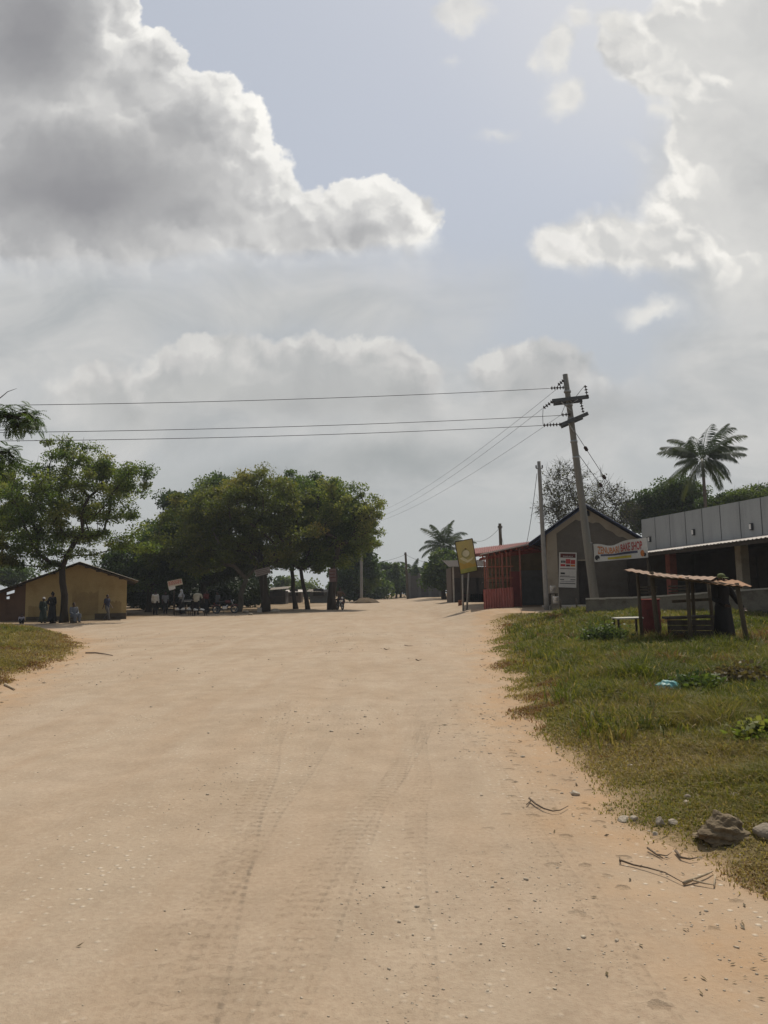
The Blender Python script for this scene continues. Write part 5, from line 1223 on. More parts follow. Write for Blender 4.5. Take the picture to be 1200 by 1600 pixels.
# ---- banner hung between the pole and the long building
def banner():
    D = 33.2; tl, tr, br, bl = P(927, 850, D), P(1010, 840, D), P(1012.5, 871, D), P(930, 878, D); n = Vector((0, -1, 0))
    root = empty('banner', (bl + br) / 2, 'white vinyl banner reading bake shop hung beside the leaning power pole', 'banner')
    def f(u, v, off=0):
        p = (tl * (1 - u) + tr * u) * (1 - v) + (bl * (1 - u) + br * u) * v
        dip = (.17 * math.exp(-((u - .34) / .17) ** 2)) * (1 - v) ** 1.5
        return p + Vector((.01 * math.sin(v * 5), .06 * math.sin(u * 9 + v * 2) - off, -dip))
    def sheet(name, u0, v0, u1, v1, mm, off, nu=30, nv=8, shape=None):
        m = MB(); vs = [f(u0 + (u1 - u0) * i / nu, v0 + (v1 - v0) * j / nv, off) for j in range(nv + 1) for i in range(nu + 1)]; b = [p + Vector((0, .004, 0)) for p in vs]; st = nu + 1; k = len(vs); fs = []
        for j in range(nv):
            for i in range(nu):
                a = j * st + i; fs += [(a, a + 1, a + 1 + st, a + st), (k + a, k + a + st, k + a + 1 + st, k + a + 1)]
        m.add(vs + b, fs, True); return m.build(name, mm, root)
    sheet('vinyl', 0, 0, 1, 1, M_PAPER, 0)
    sheet('printed_band', .12, .60, .82, .72, M_BLUEINK, .008); sheet('printed_strip', .24, .80, .70, .93, M_YELINK, .008)
    # lettering bent onto the cloth
    def lettering(body, size, u0, u1, vbase, mm, vtop):
        c = bpy.data.curves.new('lettering', 'FONT'); c.body = body; c.size = 1; c.extrude = 0; c.offset = .02
        o = bpy.data.objects.new('lettering', c); COL.objects.link(o); dg = bpy.context.evaluated_depsgraph_get(); me = bpy.data.meshes.new_from_object(o.evaluated_get(dg)); bpy.data.objects.remove(o); bpy.data.curves.remove(c)
        bm = bmesh.new(); bm.from_mesh(me); bmesh.ops.triangulate(bm, faces=bm.faces); bmesh.ops.subdivide_edges(bm, edges=bm.edges, cuts=1); bm.to_mesh(me); bm.free()
        xs_ = [v.co.x for v in me.vertices]; y1 = max(v.co.y for v in me.vertices); x0, x1 = min(xs_), max(xs_)
        for v in me.vertices: v.co = f(u0 + (u1 - u0) * (v.co.x - x0) / (x1 - x0), vbase + (vtop - vbase) * v.co.y / y1, .012)
        me.materials.clear(); me.materials.append(mm); link('lettering', me, root)
    lettering('ZENUBARI', 1, .07, .46, .56, M_ORINK, .14); lettering('BAKE SHOP', 1, .49, .91, .55, M_REDINK, .13)
    lettering('FRESH BREAD AND CAKES', 1, .27, .67, .90, M_REDINK, .83) if False else None
    for cx, cy, ru, rv, mm in ((.055, .78, .045, .15, M_INK), (.055, .86, .035, .06, M_PAPER), (.90, .76, .035, .17, M_ORINK), (.94, .84, .025, .10, M_INK)):
        m = MB(); pts = [f(cx + ru * math.cos(a), cy + rv * math.sin(a), .016) for a in np.linspace(0, 2 * math.pi, 17)[:-1]]; m.prism(pts, (0, .003, 0)); m.build('printed_picture', mm, root)
    for a, b in ((tl, P(922, 847, 33.7)), (bl, P(927, 880, 33.7)), (tr, P(1018, 838, 34.5)), (br, P(1020, 895, 34.5))):
        m = MB(); m.tube([a, b], .012, 5); m.build('tie_rope', M_WIRE, root)
banner()

# ---- sign boards of the grove
def board_sign(label, tl, tr, br, bl, D, face, post_px, lines, linem, extra=None):
    tl, tr, br, bl = [P(*q, D) for q in (tl, tr, br, bl)]; b = at(post_px, D + .06, -.1); root = empty('sign_board', b, label, 'sign', 'small boards at the grove')
    n = Vector((0, -1, 0)); q = MB(); q.prism([bl, br, tr, tl], (0, .03, 0)); q.build('board', face, root)
    fr = (tl, tr, br, bl, n)
    for (u0, v0, u1, v1) in lines:
        m = MB(); patch(m, fr, u0, v0, u1, v1, .005); m.build('text_line', linem, root)
    if extra:
        ex = [P(*q, D - .01) for q in extra]; q = MB(); q.prism(ex, (0, .03, 0)); q.build('paper', M_WHITE, root)
    p = MB(); p.tube([b, Vector((b.x, b.y, (tl.z + bl.z) / 2 + .1))], .045, 8); p.build('post', M_TIMBERDK, root)
M_BOARD = mat('cream_board', (.62, .55, .44), .8, .15, 5); M_BOARDG = mat('greyed_board', (.22, .19, .17), .9, .3, 6, streak=(.3, 1, 3)); M_BOARDB = mat('dull_mauve_board', (.17, .115, .105), .9, .3, 5)
ln = []
for i in range(4):
    x = .05
    while x < .9:
        w_ = random.uniform(.06, .16); ln.append((x, .1 + .17 * i, min(.95, x + w_), .2 + .17 * i)); x += w_ + .03
board_sign('cream board with rows of red lettering tilted on a post before the grove', (261.5, 908.5), (283.5, 904), (285.5, 913), (263, 918), 52.0, M_BOARD, 272, ln, M_REDINK, [(264.5, 922.5), (269.5, 921.5), (274, 919.8), (273.5, 915.5), (262.8, 917)])
board_sign('greyed plank board tilted upward to the right on the thick grove trunk', (397, 891), (421, 885.5), (423, 895), (400, 901.5), 54.9, M_BOARDG, 411.5, [(.08, .2, .9, .3), (.1, .45, .8, .55), (.08, .7, .92, .8)], mat('washed_ink', (.12, .09, .08)))
board_sign('dull mauve upright board fixed to the roadside trunk at the grove end', (514, 888.5), (525, 888.5), (525.5, 909), (514.5, 909.5), 57.8, M_BOARDB, 519.5, [(.1, .15, .9, .22), (.1, .4, .8, .46), (.1, .65, .9, .71)], M_MAROON)
# ------------------------------------------------------------------ people
M_SKIN = mat('dark_skin', (.075, .042, .028), .6, .15, 6, spec=.35); M_HAIR = mat('black_hair', (.012, .011, .011), .8)
M_EYE = mat('eye_white', (.55, .52, .48), .4)
def cloth(name, c): return mat(name, c, .9, .22, 5, .25, 60)
M_BLACKC = cloth('black_cloth', (.018, .017, .018)); M_DGREEN = cloth('dark_green_cloth', (.035, .05, .04)); M_WHITEC = cloth('white_cloth', (.62, .61, .58)); M_GREYC = cloth('grey_cloth', (.19, .19, .19))
M_NAVY = cloth('navy_cloth', (.025, .028, .05)); M_KHAKI = cloth('pale_khaki_cloth', (.40, .36, .27)); M_DRED = cloth('dark_red_cloth', (.12, .025, .022)); M_BROWNC = cloth('brown_cloth', (.13, .085, .05)); M_LILAC = cloth('pale_lilac_cloth', (.42, .38, .42)); M_PATT = cloth('bluish_grey_cloth', (.13, .14, .16)); M_GRNCAP = cloth('olive_cap', (.10, .12, .04))

def ering(c, xa, ya, rx, ry, n=14):
    return [c + xa * (rx * math.cos(a)) + ya * (ry * math.sin(a)) for a in np.linspace(0, 2 * math.pi, n + 1)[:-1]]
def torso_rings(mb, secs, fwd):
    """secs: (centre, rx, ry) from the bottom up"""
    rings = []
    for i, (c, rx, ry) in enumerate(secs):
        d = (secs[min(i + 1, len(secs) - 1)][0] - secs[max(i - 1, 0)][0]).normalized()
        x = d.cross(fwd).normalized(); y = x.cross(d).normalized(); rings.append(ering(c, x, y, rx, ry))
    mb.loft(rings)
def limb(mb, pts, rr, seg=10):
    """bowed, tapering limb through joints with rounded joints"""
    P_, R_ = [], []
    for i in range(len(pts) - 1):
        a, b = Vector(pts[i]), Vector(pts[i + 1])
        for t in (0, .18, .36, .6, .82):
            P_.append(a.lerp(b, t)); bul = 1 + .12 * math.sin(math.pi * min(1, t * 1.6)); R_.append((rr[i] * (1 - t) + rr[i + 1] * t) * bul)
    P_.append(Vector(pts[-1])); R_.append(rr[-1]); mb.tube(P_, R_, seg)
    for p, r in zip(pts, rr): mb.ell(p, (r, r, r), seg=10, rings=6)
def remesh(o, vs):
    m = o.modifiers.new('surface', 'REMESH'); m.mode = 'VOXEL'; m.voxel_size = vs; m.use_smooth_shade = True
    s = o.modifiers.new('ease', 'SMOOTH'); s.factor = .5; s.iterations = 2
def person(label, px, D, h, rz=0.0, pose='stand', top=M_BLACKC, bottom=M_BLACKC, skirt=False, head=None, headm=None, sleeves='short', J=None, group=None, seat=0.0, lift=0.0, loc=None, tops=1.0):
    b = at(px, D, lift) if loc is None else Vector(loc)
    root = empty('person', b, label, 'person', group, rz); s = h / 1.7; V = lambda *q: Vector(q) * s
    j = dict(pel=V(0, 0, .93), wai=V(0, 0, 1.08), che=V(0, .0, 1.27), nec=V(0, .01, 1.44), hd=V(0, -.015, 1.585))
    for sg, n in ((-1, 'l'), (1, 'r')):
        j.update({n + 'sh': V(sg * .175, .01, 1.39), n + 'el': V(sg * .235, .03, 1.11), n + 'wr': V(sg * .23, -.05, .87), n + 'hi': V(sg * .09, 0, .92), n + 'kn': V(sg * .095, -.02, .50), n + 'an': V(sg * .10, .01, .085)})
    if pose == 'walk':
        j.update(lkn=V(-.09, -.16, .52), lan=V(-.09, -.26, .09), rkn=V(.09, -.02, .49), ran=V(.09, .28, .13), lwr=V(-.24, .12, .88), rwr=V(.24, -.16, .89))
    if pose == 'sit':
        z = seat / s
        dz = z + .09 - .93
        for k in list(j):
            if k not in ('lkn', 'lan', 'rkn', 'ran'): j[k] = j[k] + V(0, 0, dz)
        for sg, n in ((-1, 'l'), (1, 'r')):
            j[n + 'kn'] = V(sg * .14, -.42, max(z + .10, .44)); j[n + 'an'] = V(sg * .13, -.40, .085); j[n + 'wr'] = V(sg * .13, -.30, z + .16); j[n + 'el'] = V(sg * .24, -.05, z + .26)
        if z < .25:
            for sg, n in ((-1, 'l'), (1, 'r')): j[n + 'kn'] = V(sg * .16, -.32, .42); j[n + 'an'] = V(sg * .12, -.55, .06)
    if pose == 'bend':
        j.update(wai=V(0, -.05, 1.06), che=V(0, -.20, 1.20), nec=V(0, -.37, 1.26), hd=V(0, -.50, 1.24))
        for sg, n in ((-1, 'l'), (1, 'r')): j.update({n + 'sh': V(sg * .18, -.33, 1.23), n + 'el': V(sg * .24, -.42, .98), n + 'wr': V(sg * .16, -.55, .82)})
    if J:
        for k, q in J.items(): j[k] = V(*q)
    fwd = Vector((0, -1, 0)); body = MB()
    up = (j['nec'] - j['che']).normalized(); f2 = (fwd - up * fwd.dot(up))
    f2 = f2.normalized() if f2.length > .1 else Vector((0, 0, -1))
    secs = [(j['pel'] - V(0, 0, .09), .12 * s, .10 * s), (j['pel'], .158 * s, .112 * s), (j['wai'], .135 * s, .098 * s), (j['che'], .160 * s, .112 * s), ((j['che'] + j['nec']) / 2 + V(0, 0, .02), .165 * s, .10 * s), (j['nec'] - up * .02 * s, .085 * s, .07 * s), (j['nec'] + up * .04 * s, .055 * s, .058 * s)]
    torso_rings(body, secs, f2)
    body.tube([j['nec'], j['hd'] - up * .02 * s], [.056 * s, .052 * s], 10)
    hu = (j['hd'] - j['nec']).normalized(); x = hu.cross(f2).normalized(); ff = x.cross(hu).normalized() * -1
    ff = ff if ff.dot(f2) > 0 else -ff
    HR = Matrix((x, -ff, hu)).transposed()
    body.ell(j['hd'] + hu * .015 * s, (.073 * s, .093 * s, .108 * s), HR, 14, 10); body.ell(j['hd'] + ff * .03 * s - hu * .06 * s, (.052 * s, .058 * s, .055 * s), HR)
    body.ell(j['hd'] + ff * .098 * s - hu * .015 * s, (.014 * s, .018 * s, .026 * s), HR, 8, 6)             # nose
    body.ell(j['hd'] + ff * .082 * s - hu * .058 * s, (.026 * s, .014 * s, .012 * s), HR, 8, 6)              # lips
    for sg in (-1, 1): body.ell(j['hd'] + x * sg * .074 * s, (.012 * s, .022 * s, .032 * s), HR, 8, 6)
    for n in 'lr':
        limb(body, [j[n + 'hi'], j[n + 'kn'], j[n + 'an']], [.088 * s, .056 * s, .040 * s]); limb(body, [j[n + 'sh'], j[n + 'el'], j[n + 'wr']], [.052 * s, .041 * s, .028 * s])
        a = j[n + 'an']; sg = -1 if n == 'l' else 1
        fd = Vector((.12 * sg, -1, 0)).normalized(); body.tube([a + V(0, .05, -.05), a + V(0, 0, -.045), a + fd * .10 * s + V(0, 0, -.055), a + fd * .19 * s + V(0, 0, -.065)], [.032 * s, .042 * s, .038 * s, .022 * s], 8)
        # hand: palm, four unequal curled fingers, thumb off the side
        w = j[n + 'wr']; d = (w - j[n + 'el']).normalized(); sd = d.cross(fwd); sd = sd.normalized() if sd.length > .1 else Vector((1, 0, 0)); pn = sd.cross(d).normalized()
        Rh = Matrix((sd, pn, d)).transposed(); body.ell(w + d * .05 * s, (.038 * s, .018 * s, .052 * s), Rh, 10, 8)
        for k, (o_, ln_) in enumerate(((-.028, .062), (-.010, .074), (.009, .069), (.027, .053))):
            q0 = w + d * .085 * s + sd * o_ * s; q1 = q0 + (d * .8 + pn * .25) .normalized() * ln_ * .5 * s; q2 = q1 + (d * .6 + pn * .8).normalized() * ln_ * .5 * s
            body.tube([q0, q1, q2], [.0105 * s, .0098 * s, .008 * s], 6)
        tb_ = w + d * .03 * s - sd * .034 * s * sg; body.tube([tb_, tb_ + (d * .5 - sd * .7 * sg + pn * .3).normalized() * .035 * s, tb_ + (d * .9 - sd * .6 * sg + pn * .5).normalized() * .062 * s], [.014 * s, .012 * s, .009 * s], 6)
    ob = body.build('body', M_SKIN, root, local=True); remesh(ob, .011)
    for sg in (-1, 1):
        e = MB(); e.ell(j['hd'] + ff * .082 * s + x * sg * .031 * s + hu * .012 * s, (.013 * s, .010 * s, .008 * s), HR, 8, 6); e.build('eye', M_EYE, root, local=True)
    # clothes
    t = MB(); g = .02 * s * tops; secs_t = [(c, rx + g, ry + g) for c, rx, ry in secs[:5]]; secs_t[0] = (j['pel'] - V(0, 0, .10), .165 * s, .13 * s)
    torso_rings(t, secs_t + [(secs[5][0], secs[5][1] + g * .5, secs[5][2] + g * .5)], f2)
    for n in 'lr':
        if sleeves == 'long': limb(t, [j[n + 'sh'], j[n + 'el'], j[n + 'wr'].lerp(j[n + 'el'], .08)], [.075 * s, .062 * s, .050 * s])
        else: limb(t, [j[n + 'sh'], j[n + 'sh'].lerp(j[n + 'el'], .75)], [.076 * s, .066 * s])
    o = t.build('top', top, root, local=True); remesh(o, .014)
    q = MB()
    if skirt:
        mid = (j['lan'] + j['ran']) / 2; wide = abs(j['lan'].x - j['ran'].x) / 2
        if pose == 'sit':
            limb(q, [j['lhi'], j['lkn'], j['lan'].lerp(j['lkn'], .1)], [.13 * s, .11 * s, .09 * s]); limb(q, [j['rhi'], j['rkn'], j['ran'].lerp(j['rkn'], .1)], [.13 * s, .11 * s, .09 * s]); q.ell((j['lkn'] + j['rkn'] + j['lhi'] + j['rhi']) / 4, (.2 * s, .25 * s, .10 * s))
        else:
            rings = []
            for k, (z, rx, ry) in enumerate(((1.06, .155, .12), (.93, .19, .15), (.70, .205, .175), (.40, .23, .205), (.09, .265, .24))):
                c = j['pel'].lerp(Vector((mid.x, mid.y, .09 * s)), (1.06 - z) / .97) if z < .93 else j['pel']; c = Vector((c.x, c.y, z * s))
                rings.append([c + Vector((rx * s * math.cos(a) * (1 + .07 * (k / 4) * math.sin(7 * a)), ry * s * math.sin(a) * (1 + .07 * (k / 4) * math.sin(7 * a + 1)), 0)) for a in np.linspace(0, 2 * math.pi, 43)[:-1]])
            q.loft(rings)
        o = q.build('skirt', bottom, root, local=True)
        if pose == 'sit': remesh(o, .016)
    else:
        torso_rings(q, [(j['pel'] - V(0, 0, .10), .13 * s, .115 * s), (j['pel'], .172 * s, .128 * s), (j['wai'], .15 * s, .113 * s)], f2)
        for n in 'lr': limb(q, [j[n + 'hi'], j[n + 'kn'], j[n + 'an'].lerp(j[n + 'kn'], .06)], [.108 * s, .082 * s, .066 * s])
        o = q.build('trousers', bottom, root, local=True); remesh(o, .014)
    sh = MB()
    for n in 'lr':
        a = j[n + 'an']; fd = Vector((.12 * (-1 if n == 'l' else 1), -1, 0)).normalized(); sh.box(a + fd * .07 * s + V(0, 0, -.077), (.085 * s, .25 * s, .018 * s), bev=.006)
    sh.build('sandals', M_GLASSD, root, local=True)
    q = MB()
    if head == 'hijab':
        q.ell(j['hd'] + hu * .025 * s - ff * .018 * s, (.098 * s, .108 * s, .125 * s), HR); q.tube([j['hd'] - hu * .03 * s, j['nec'], j['nec'].lerp(j['che'], .5), j['che'] - V(0, 0, .08)], [.095 * s, .125 * s, .20 * s, .225 * s], 14); o = q.build('headscarf', headm, root, local=True); remesh(o, .014)
    elif head == 'cap':
        q.ell(j['hd'] + hu * .055 * s - ff * .004 * s, (.088 * s, .104 * s, .075 * s), HR); q.box(j['hd'] + hu * .045 * s + ff * .12 * s, (.13 * s, .11 * s, .014 * s), HR, bev=.005); q.build('cap', headm, root, local=True)
        q = MB(); q.ell(j['hd'] + hu * .0 * s - ff * .022 * s, (.081 * s, .090 * s, .09 * s), HR); q.build('hair', M_HAIR, root, local=True)
    elif head == 'bun':
        q.ell(j['hd'] + hu * .035 * s - ff * .018 * s, (.088 * s, .102 * s, .102 * s), HR); q.ell(j['hd'] + hu * .12 * s - ff * .05 * s, (.05 * s, .05 * s, .045 * s), HR); o = q.build('hair', M_HAIR, root, local=True); remesh(o, .012)
    else:
        q.ell(j['hd'] + hu * .032 * s - ff * .018 * s, (.081 * s, .097 * s, .098 * s), HR); q.build('hair', M_HAIR, root, local=True)
    return root
GH, GG = 'people beside the yellow house', 'people in the shade of the grove'
person('person in long dark green dress and white cap beside the shade tree', 68.5, 42.6, 1.45, .9, top=M_DGREEN, bottom=M_DGREEN, skirt=True, head='cap', headm=M_WHITEC, sleeves='long', group=GH)
person('tall person in black clothes, hands on hips, standing left of the shade tree trunk', 82.5, 42.2, 1.72, 2.7, top=M_BLACKC, bottom=M_BLACKC, skirt=True, head='bun', sleeves='long', group=GH, J=dict(lel=(-.33, .08, 1.14), lwr=(-.19, -.02, 1.02), rel=(.33, .08, 1.14), rwr=(.19, -.02, 1.02)))
person('person in bluish grey clothes sitting low right of the shade tree trunk', 116, 42.4, 1.6, .9, 'sit', top=M_PATT, bottom=M_PATT, skirt=True, seat=.30, group=GH, sleeves='long')
person('small child in pale lilac top sitting on the ground near the porch', 35, 42.2, 1.05, .5, 'sit', top=M_LILAC, bottom=M_BLACKC, skirt=False, seat=.02, group=GH)
person('slim person in dark clothes walking past the yellow gable wall', 168, 44.2, 1.5, 1.2, 'walk', top=M_NAVY, bottom=cloth('dim_trousers', (.09, .085, .08)), group=GH)
M_VEST = M_BLACKC
pw_ = person('person in white long sleeved shirt seen from behind at the left of the grove', 243, 52.6, 1.70, 3.0, top=M_WHITEC, bottom=M_BLACKC, sleeves='long', group=GG)
person('dim person in grey clothes standing behind the cream board post', 258.5, 54.5, 1.6, .6, top=M_GREYC, bottom=M_BLACKC, group=GG)
person('person in pale grey headscarf and dark skirt standing under the cream board', 283.5, 52.4, 1.72, -.9, top=M_GREYC, bottom=M_BLACKC, skirt=True, head='hijab', headm=cloth('pale_grey_scarf', (.40, .41, .43)), sleeves='long', group=GG)
person('broad person in pale khaki shirt bending forward with back to the road', 307, 51.6, 1.78, 3.1, 'bend', top=M_KHAKI, bottom=M_BLACKC, group=GG, tops=2.2, J=dict(che=(0, -.14, 1.25), nec=(0, -.33, 1.33), hd=(0, -.48, 1.29), lsh=(-.20, -.27, 1.31), rsh=(.20, -.27, 1.31), lel=(-.30, -.30, 1.04), rel=(.30, -.30, 1.04)))
person('person in dark red top standing right of the bending person', 322.5, 54.0, 1.66, 1.0, top=M_DRED, bottom=M_BLACKC, skirt=True, group=GG)
person('person in dull grey shirt standing rightmost of the shaded group', 340, 54.0, 1.55, -.7, top=cloth('dull_grey_shirt', (.11, .115, .115)), bottom=M_NAVY, group=GG)
GP = GV(1128, 1000)
person('person in dark clothes and olive cap standing behind the tin roofed stall', 1128, GP.y, 1.76, .25, top=M_BLACKC, bottom=M_BLACKC, skirt=True, head='cap', headm=M_GRNCAP, sleeves='long', lift=.0, loc=(P(1128, 930, 18.0).x, 18.0, gz(P(1128, 930, 18.0).x, 18.0)), J=dict(rel=(.34, -.02, 1.13), rwr=(.36, -.22, .92), lel=(-.25, -.05, 1.12), lwr=(-.14, -.25, 1.0)))

# ---- motorcycles
M_RUB = mat('tyre_rubber', (.02, .02, .02), .8); M_CHR = mat('chrome', (.45, .45, .45), .25, .1, 5, metal=1.0); M_TANK = mat('dark_red_enamel', (.10, .012, .012), .3, .1, 4, spec=.5); M_SEATM = mat('black_vinyl', (.02, .02, .02), .5)
M_LAMP = mat('headlamp_glass', (.65, .65, .62), .15, .05, 5, spec=.6); M_BLKM = mat('black_metal', (.03, .03, .03), .5, .1, 5, metal=.3)
def motorcycle(loc, rz, label):
    """long axis along local Y, nose at -Y"""
    r = empty('motorcycle', loc, label, 'motorcycle', 'motorcycles parked at the grove', rz)
    Lc = dict(parent=r, local=True)
    def torus(cx, cy, cz, R_, r_, m=28, k=8):
        q = MB(); pts = [Vector((cx, cy + R_ * math.cos(a), cz + R_ * math.sin(a))) for a in np.linspace(0, 2 * math.pi, m + 1)]; q.tube(pts, r_, k, False); return q
    for y, nm in ((-.66, 'front'), (.62, 'rear')):
        w = torus(0, y, .30, .255, .05); wo_ = w.build('wheel', M_RUB, r, local=True)
        rm = torus(0, y, .30, .20, .018); 
        for a in np.linspace(0, 2 * math.pi, 13)[:-1]: rm.tube([(.0, y, .30), (0, y + .2 * math.cos(a), .30 + .2 * math.sin(a))], .006, 4)
        rm.tube([(-.05, y, .30), (.05, y, .30)], .045, 10); rm.build('rim', M_CHR, wo_, local=True)
        f = MB(); pts = [Vector((0, y + .32 * math.cos(a), .30 + .32 * math.sin(a))) for a in np.linspace(.5, 2.4, 9)]; f.tube(pts, .05, 6); f.build('mudguard', M_TANK, r, local=True)
    f = MB()
    for s in (-.075, .075): f.tube([(s, -.66, .30), (s, -.50, .72), (s * .9, -.42, .98)], .022, 8)
    f.build('fork', M_CHR, r, local=True)
    f = MB(); f.tube([(0, -.42, .92), (0, -.25, .55), (0, -.05, .28), (0, .20, .28), (0, .40, .50), (0, .55, .72)], .025, 8); f.tube([(0, -.40, .86), (0, .05, .74), (0, .60, .74)], .025, 8)
    for s in (-.09, .09): f.tube([(s, .15, .33), (s, .62, .30)], .022, 6); f.tube([(s, .45, .70), (s, .60, .34)], .028, 8)
    f.build('frame', M_BLKM, r, local=True)
    e = MB(); e.box((0, .05, .40), (.22, .34, .26), bev=.04); e.tube([(0, -.06, .46), (0, -.16, .62)], .075, 12); e.build('engine', M_CHR, r, local=True)
    t = MB(); t.ell((0, -.16, .83), (.13, .26, .12)); t.build('fuel_tank', M_TANK, r, local=True)
    s_ = MB(); s_.box((0, .34, .82), (.25, .72, .10), Matrix.Rotation(-.06, 3, 'X'), bev=.04); s_.build('saddle', M_SEATM, r, local=True)
    h = MB(); h.tube([(-.36, -.28, 1.04), (-.20, -.38, 1.06), (0, -.42, 1.00), (.20, -.38, 1.06), (.36, -.28, 1.04)], .016, 8); hb = h.build('handlebar', M_BLKM, r, local=True)
    for s in (-.30, .30):
        q = MB(); q.tube([(s, -.33, 1.05), (s * 1.15, -.36, 1.20)], .008, 6); q.ell((s * 1.18, -.36, 1.24), (.055, .014, .04)); q.build('mirror', M_BLKM, r, local=True)
    l = MB(); l.ell((0, -.52, .92), (.09, .08, .095)); lo = l.build('headlight', M_BLKM, r, local=True); l = MB(); l.ell((0, -.575, .92), (.078, .035, .08)); l.build('lens', M_LAMP, lo, local=True)
    x = MB(); x.tube([(.12, -.05, .30), (.14, .2, .24), (.15, .75, .32)], [.025, .03, .045], 10); x.build('exhaust', M_CHR, r, local=True)
    q = MB(); q.tube([(-.10, .1, .26), (-.25, .15, .01)], .014, 6); q.build('kickstand', M_BLKM, r, local=True)
    q = MB(); q.box((0, .78, .72), (.10, .05, .07), bev=.015); q.build('tail_lamp', M_RED, r, local=True)
    return r
a = at(531, 57.0); m1 = motorcycle(a, .35, 'dark red motorcycle with its rider parked nose to the road beside the end trunk')
person('person in brown clothes sitting astride the motorcycle at the grove end', 531, 57.0, 1.7, .35, 'sit', top=M_BROWNC, bottom=cloth('dull_trousers', (.06, .055, .05)), seat=.82, sleeves='long', loc=(a.x + .06 * 0, a.y + .18, a.z), group=GG, J=dict(lkn=(-.22, -.34, .72), lan=(-.20, -.12, .30), rkn=(.22, -.34, .72), ran=(.20, -.12, .30), lwr=(-.30, -.44, 1.06), rwr=(.30, -.44, 1.06), lel=(-.32, -.18, 1.14), rel=(.32, -.18, 1.14)))
m2 = copy_tree(m1); c = at(352, 53.5); m2.location = c; m2.rotation_euler = (0, 0, 1.9); m2['label'] = 'motorcycle parked side on in the shade right of the grey shirted person'
# ------------------------------------------------------------------ stall, furniture, litter
def stall():
    D = 18.2; c = at(1085, D); root = empty('tin_roofed_stall', c, 'open market stall of rough posts under sagging rusty iron sheets', 'stall')
    T = lambda px, py, d: P(px, py, d)
    # two overlapping rusty sheets, seen nearly edge on
    r = MB(); corr_sheet(r, T(974, 890.5, 17.7), T(1112, 906, 16.7), T(1120, 901, 18.6), T(986, 888.5, 19.2), 12, .009, .006, nv=4, sag=.05, jag=.04); r.build('roof_sheet', mat('pale_rust_sheet', (.27, .18, .12), .8, .45, 3, .2, 30, col2=(.22, .11, .06)), root)
    r = MB(); corr_sheet(r, T(1060, 902.5, 17.1), T(1175, 916, 16.3), T(1152, 906.0, 17.9), T(1062, 899.0, 18.8), 9, .011, .006, nv=4, sag=.04, jag=.05); r.build('roof_sheet', M_RUST, root)
    def post(px_t, py_t, px_b, d, rr=.05):
        t = P(px_t, py_t, d); b = P(px_b, 930, d); b.z = gz(b.x, d) - .12; m = t.lerp(b, .5) + Vector((random.uniform(-.02, .02), 0, 0)); q = MB(); q.tube([t, m, b], [rr * .9, rr, rr * 1.12], 8); q.build('post', M_TIMBER, root)
    post(1151, 911, 1165, 16.6, .055); post(1073.5, 902, 1074.5, 17.2, .05); post(1081, 902, 1081.5, 18.6, .045); post(1018, 893, 1027.5, 17.9, .06); post(995.5, 891, 1000.5, 18.7, .045); post(1106, 905, 1113, 18.9, .05)
    b = MB(); b.tube([T(1012, 899, 17.8), T(1068, 905.5, 17.15), T(1160, 917, 16.55)], .035, 7); b.tube([T(990, 893, 19.0), T(1112, 905.5, 18.7)], .035, 7)
    for t in (.15, .5, .85): b.tube([T(1012, 898.5, 17.8).lerp(T(1160, 916.5, 16.55), t), T(990, 893, 19.0).lerp(T(1118, 905.5, 18.7), t)], .028, 6)
    b.build('roof_pole', M_TIMBER, root)
    # display bench between the posts: dark boarded counter
    a0, a1 = P(1042, 965, 17.6), P(1116, 962, 17.2); g = gz(a0.x, 17.5)
    tp = MB(); tp.prism([a0, a1, a1 + Vector((.15, .75, .0)), a0 + Vector((.15, .75, 0))], (0, 0, -.05)); tp.build('counter_top', M_TIMBERDK, root)
    for i in range(5):
        z0 = a0.z - .06 - i * .122; q = MB(); q.prism([(a0.x + .02, a0.y + .03, z0), (a1.x - .02, a1.y + .03, z0), (a1.x - .02, a1.y + .03, z0 - .115), (a0.x + .02, a0.y + .03, z0 - .115)], (0, .025, 0)); q.build('counter_board', M_TIMBERDK, root)
    rr = MB(); rr.bar(P(1050, 940, 18.6), P(1112, 936, 18.6), .05, .07); rr.build('rail', M_TIMBER, root)
stall()
def drum():
    D = 20.5; b = at(1014, D); z = P(1014, 936, D).z; root = empty('oil_drum', b, 'dark red metal drum beside the left posts of the tin roofed stall', 'drum')
    h = z - b.z; q = MB(); n = 9; q.tube([b + Vector((0, 0, h * i / n)) for i in range(n + 1)], [.27 + (.012 if i in (3, 6) else 0) for i in range(n + 1)], 20, True, True); q.build('shell', mat('worn_red_drum', (.10, .018, .014), .7, .4, 4, .1, 30, col2=(.05, .02, .014)), root)
    for z_ in (0.015, h - .01):
        q = MB(); q.tube([b + Vector((.275 * math.cos(a), .275 * math.sin(a), z_)) for a in np.linspace(0, 2 * math.pi, 25)], .014, 6, False); q.build('rim', M_RED, root)
drum()
def small_table():
    D = 19.0; a, b_ = P(964, 966, D), P(1006, 965, D); g = gz(a.x, D); root = empty('small_table', ((a.x + b_.x) / 2, D, g), 'little white topped table standing in the grass left of the red drum', 'table')
    q = MB(); q.prism([a, b_, b_ + Vector((.02, .5, .01)), a + Vector((.02, .5, .01))], (0, 0, -.03)); q.build('tabletop', mat('worn_white_paint', (.42, .40, .34), .8, .3, 5), root)
    for x, y in ((a.x + .05, D + .05), (b_.x - .05, D + .05), (a.x + .05, D + .45), (b_.x - .05, D + .45)):
        q = MB(); q.box((x, y, (a.z - .03 + gz(x, y) - .05) / 2), (.045, .045, a.z - .03 - gz(x, y) + .05)); q.build('leg', M_TIMBERDK, root)
small_table()
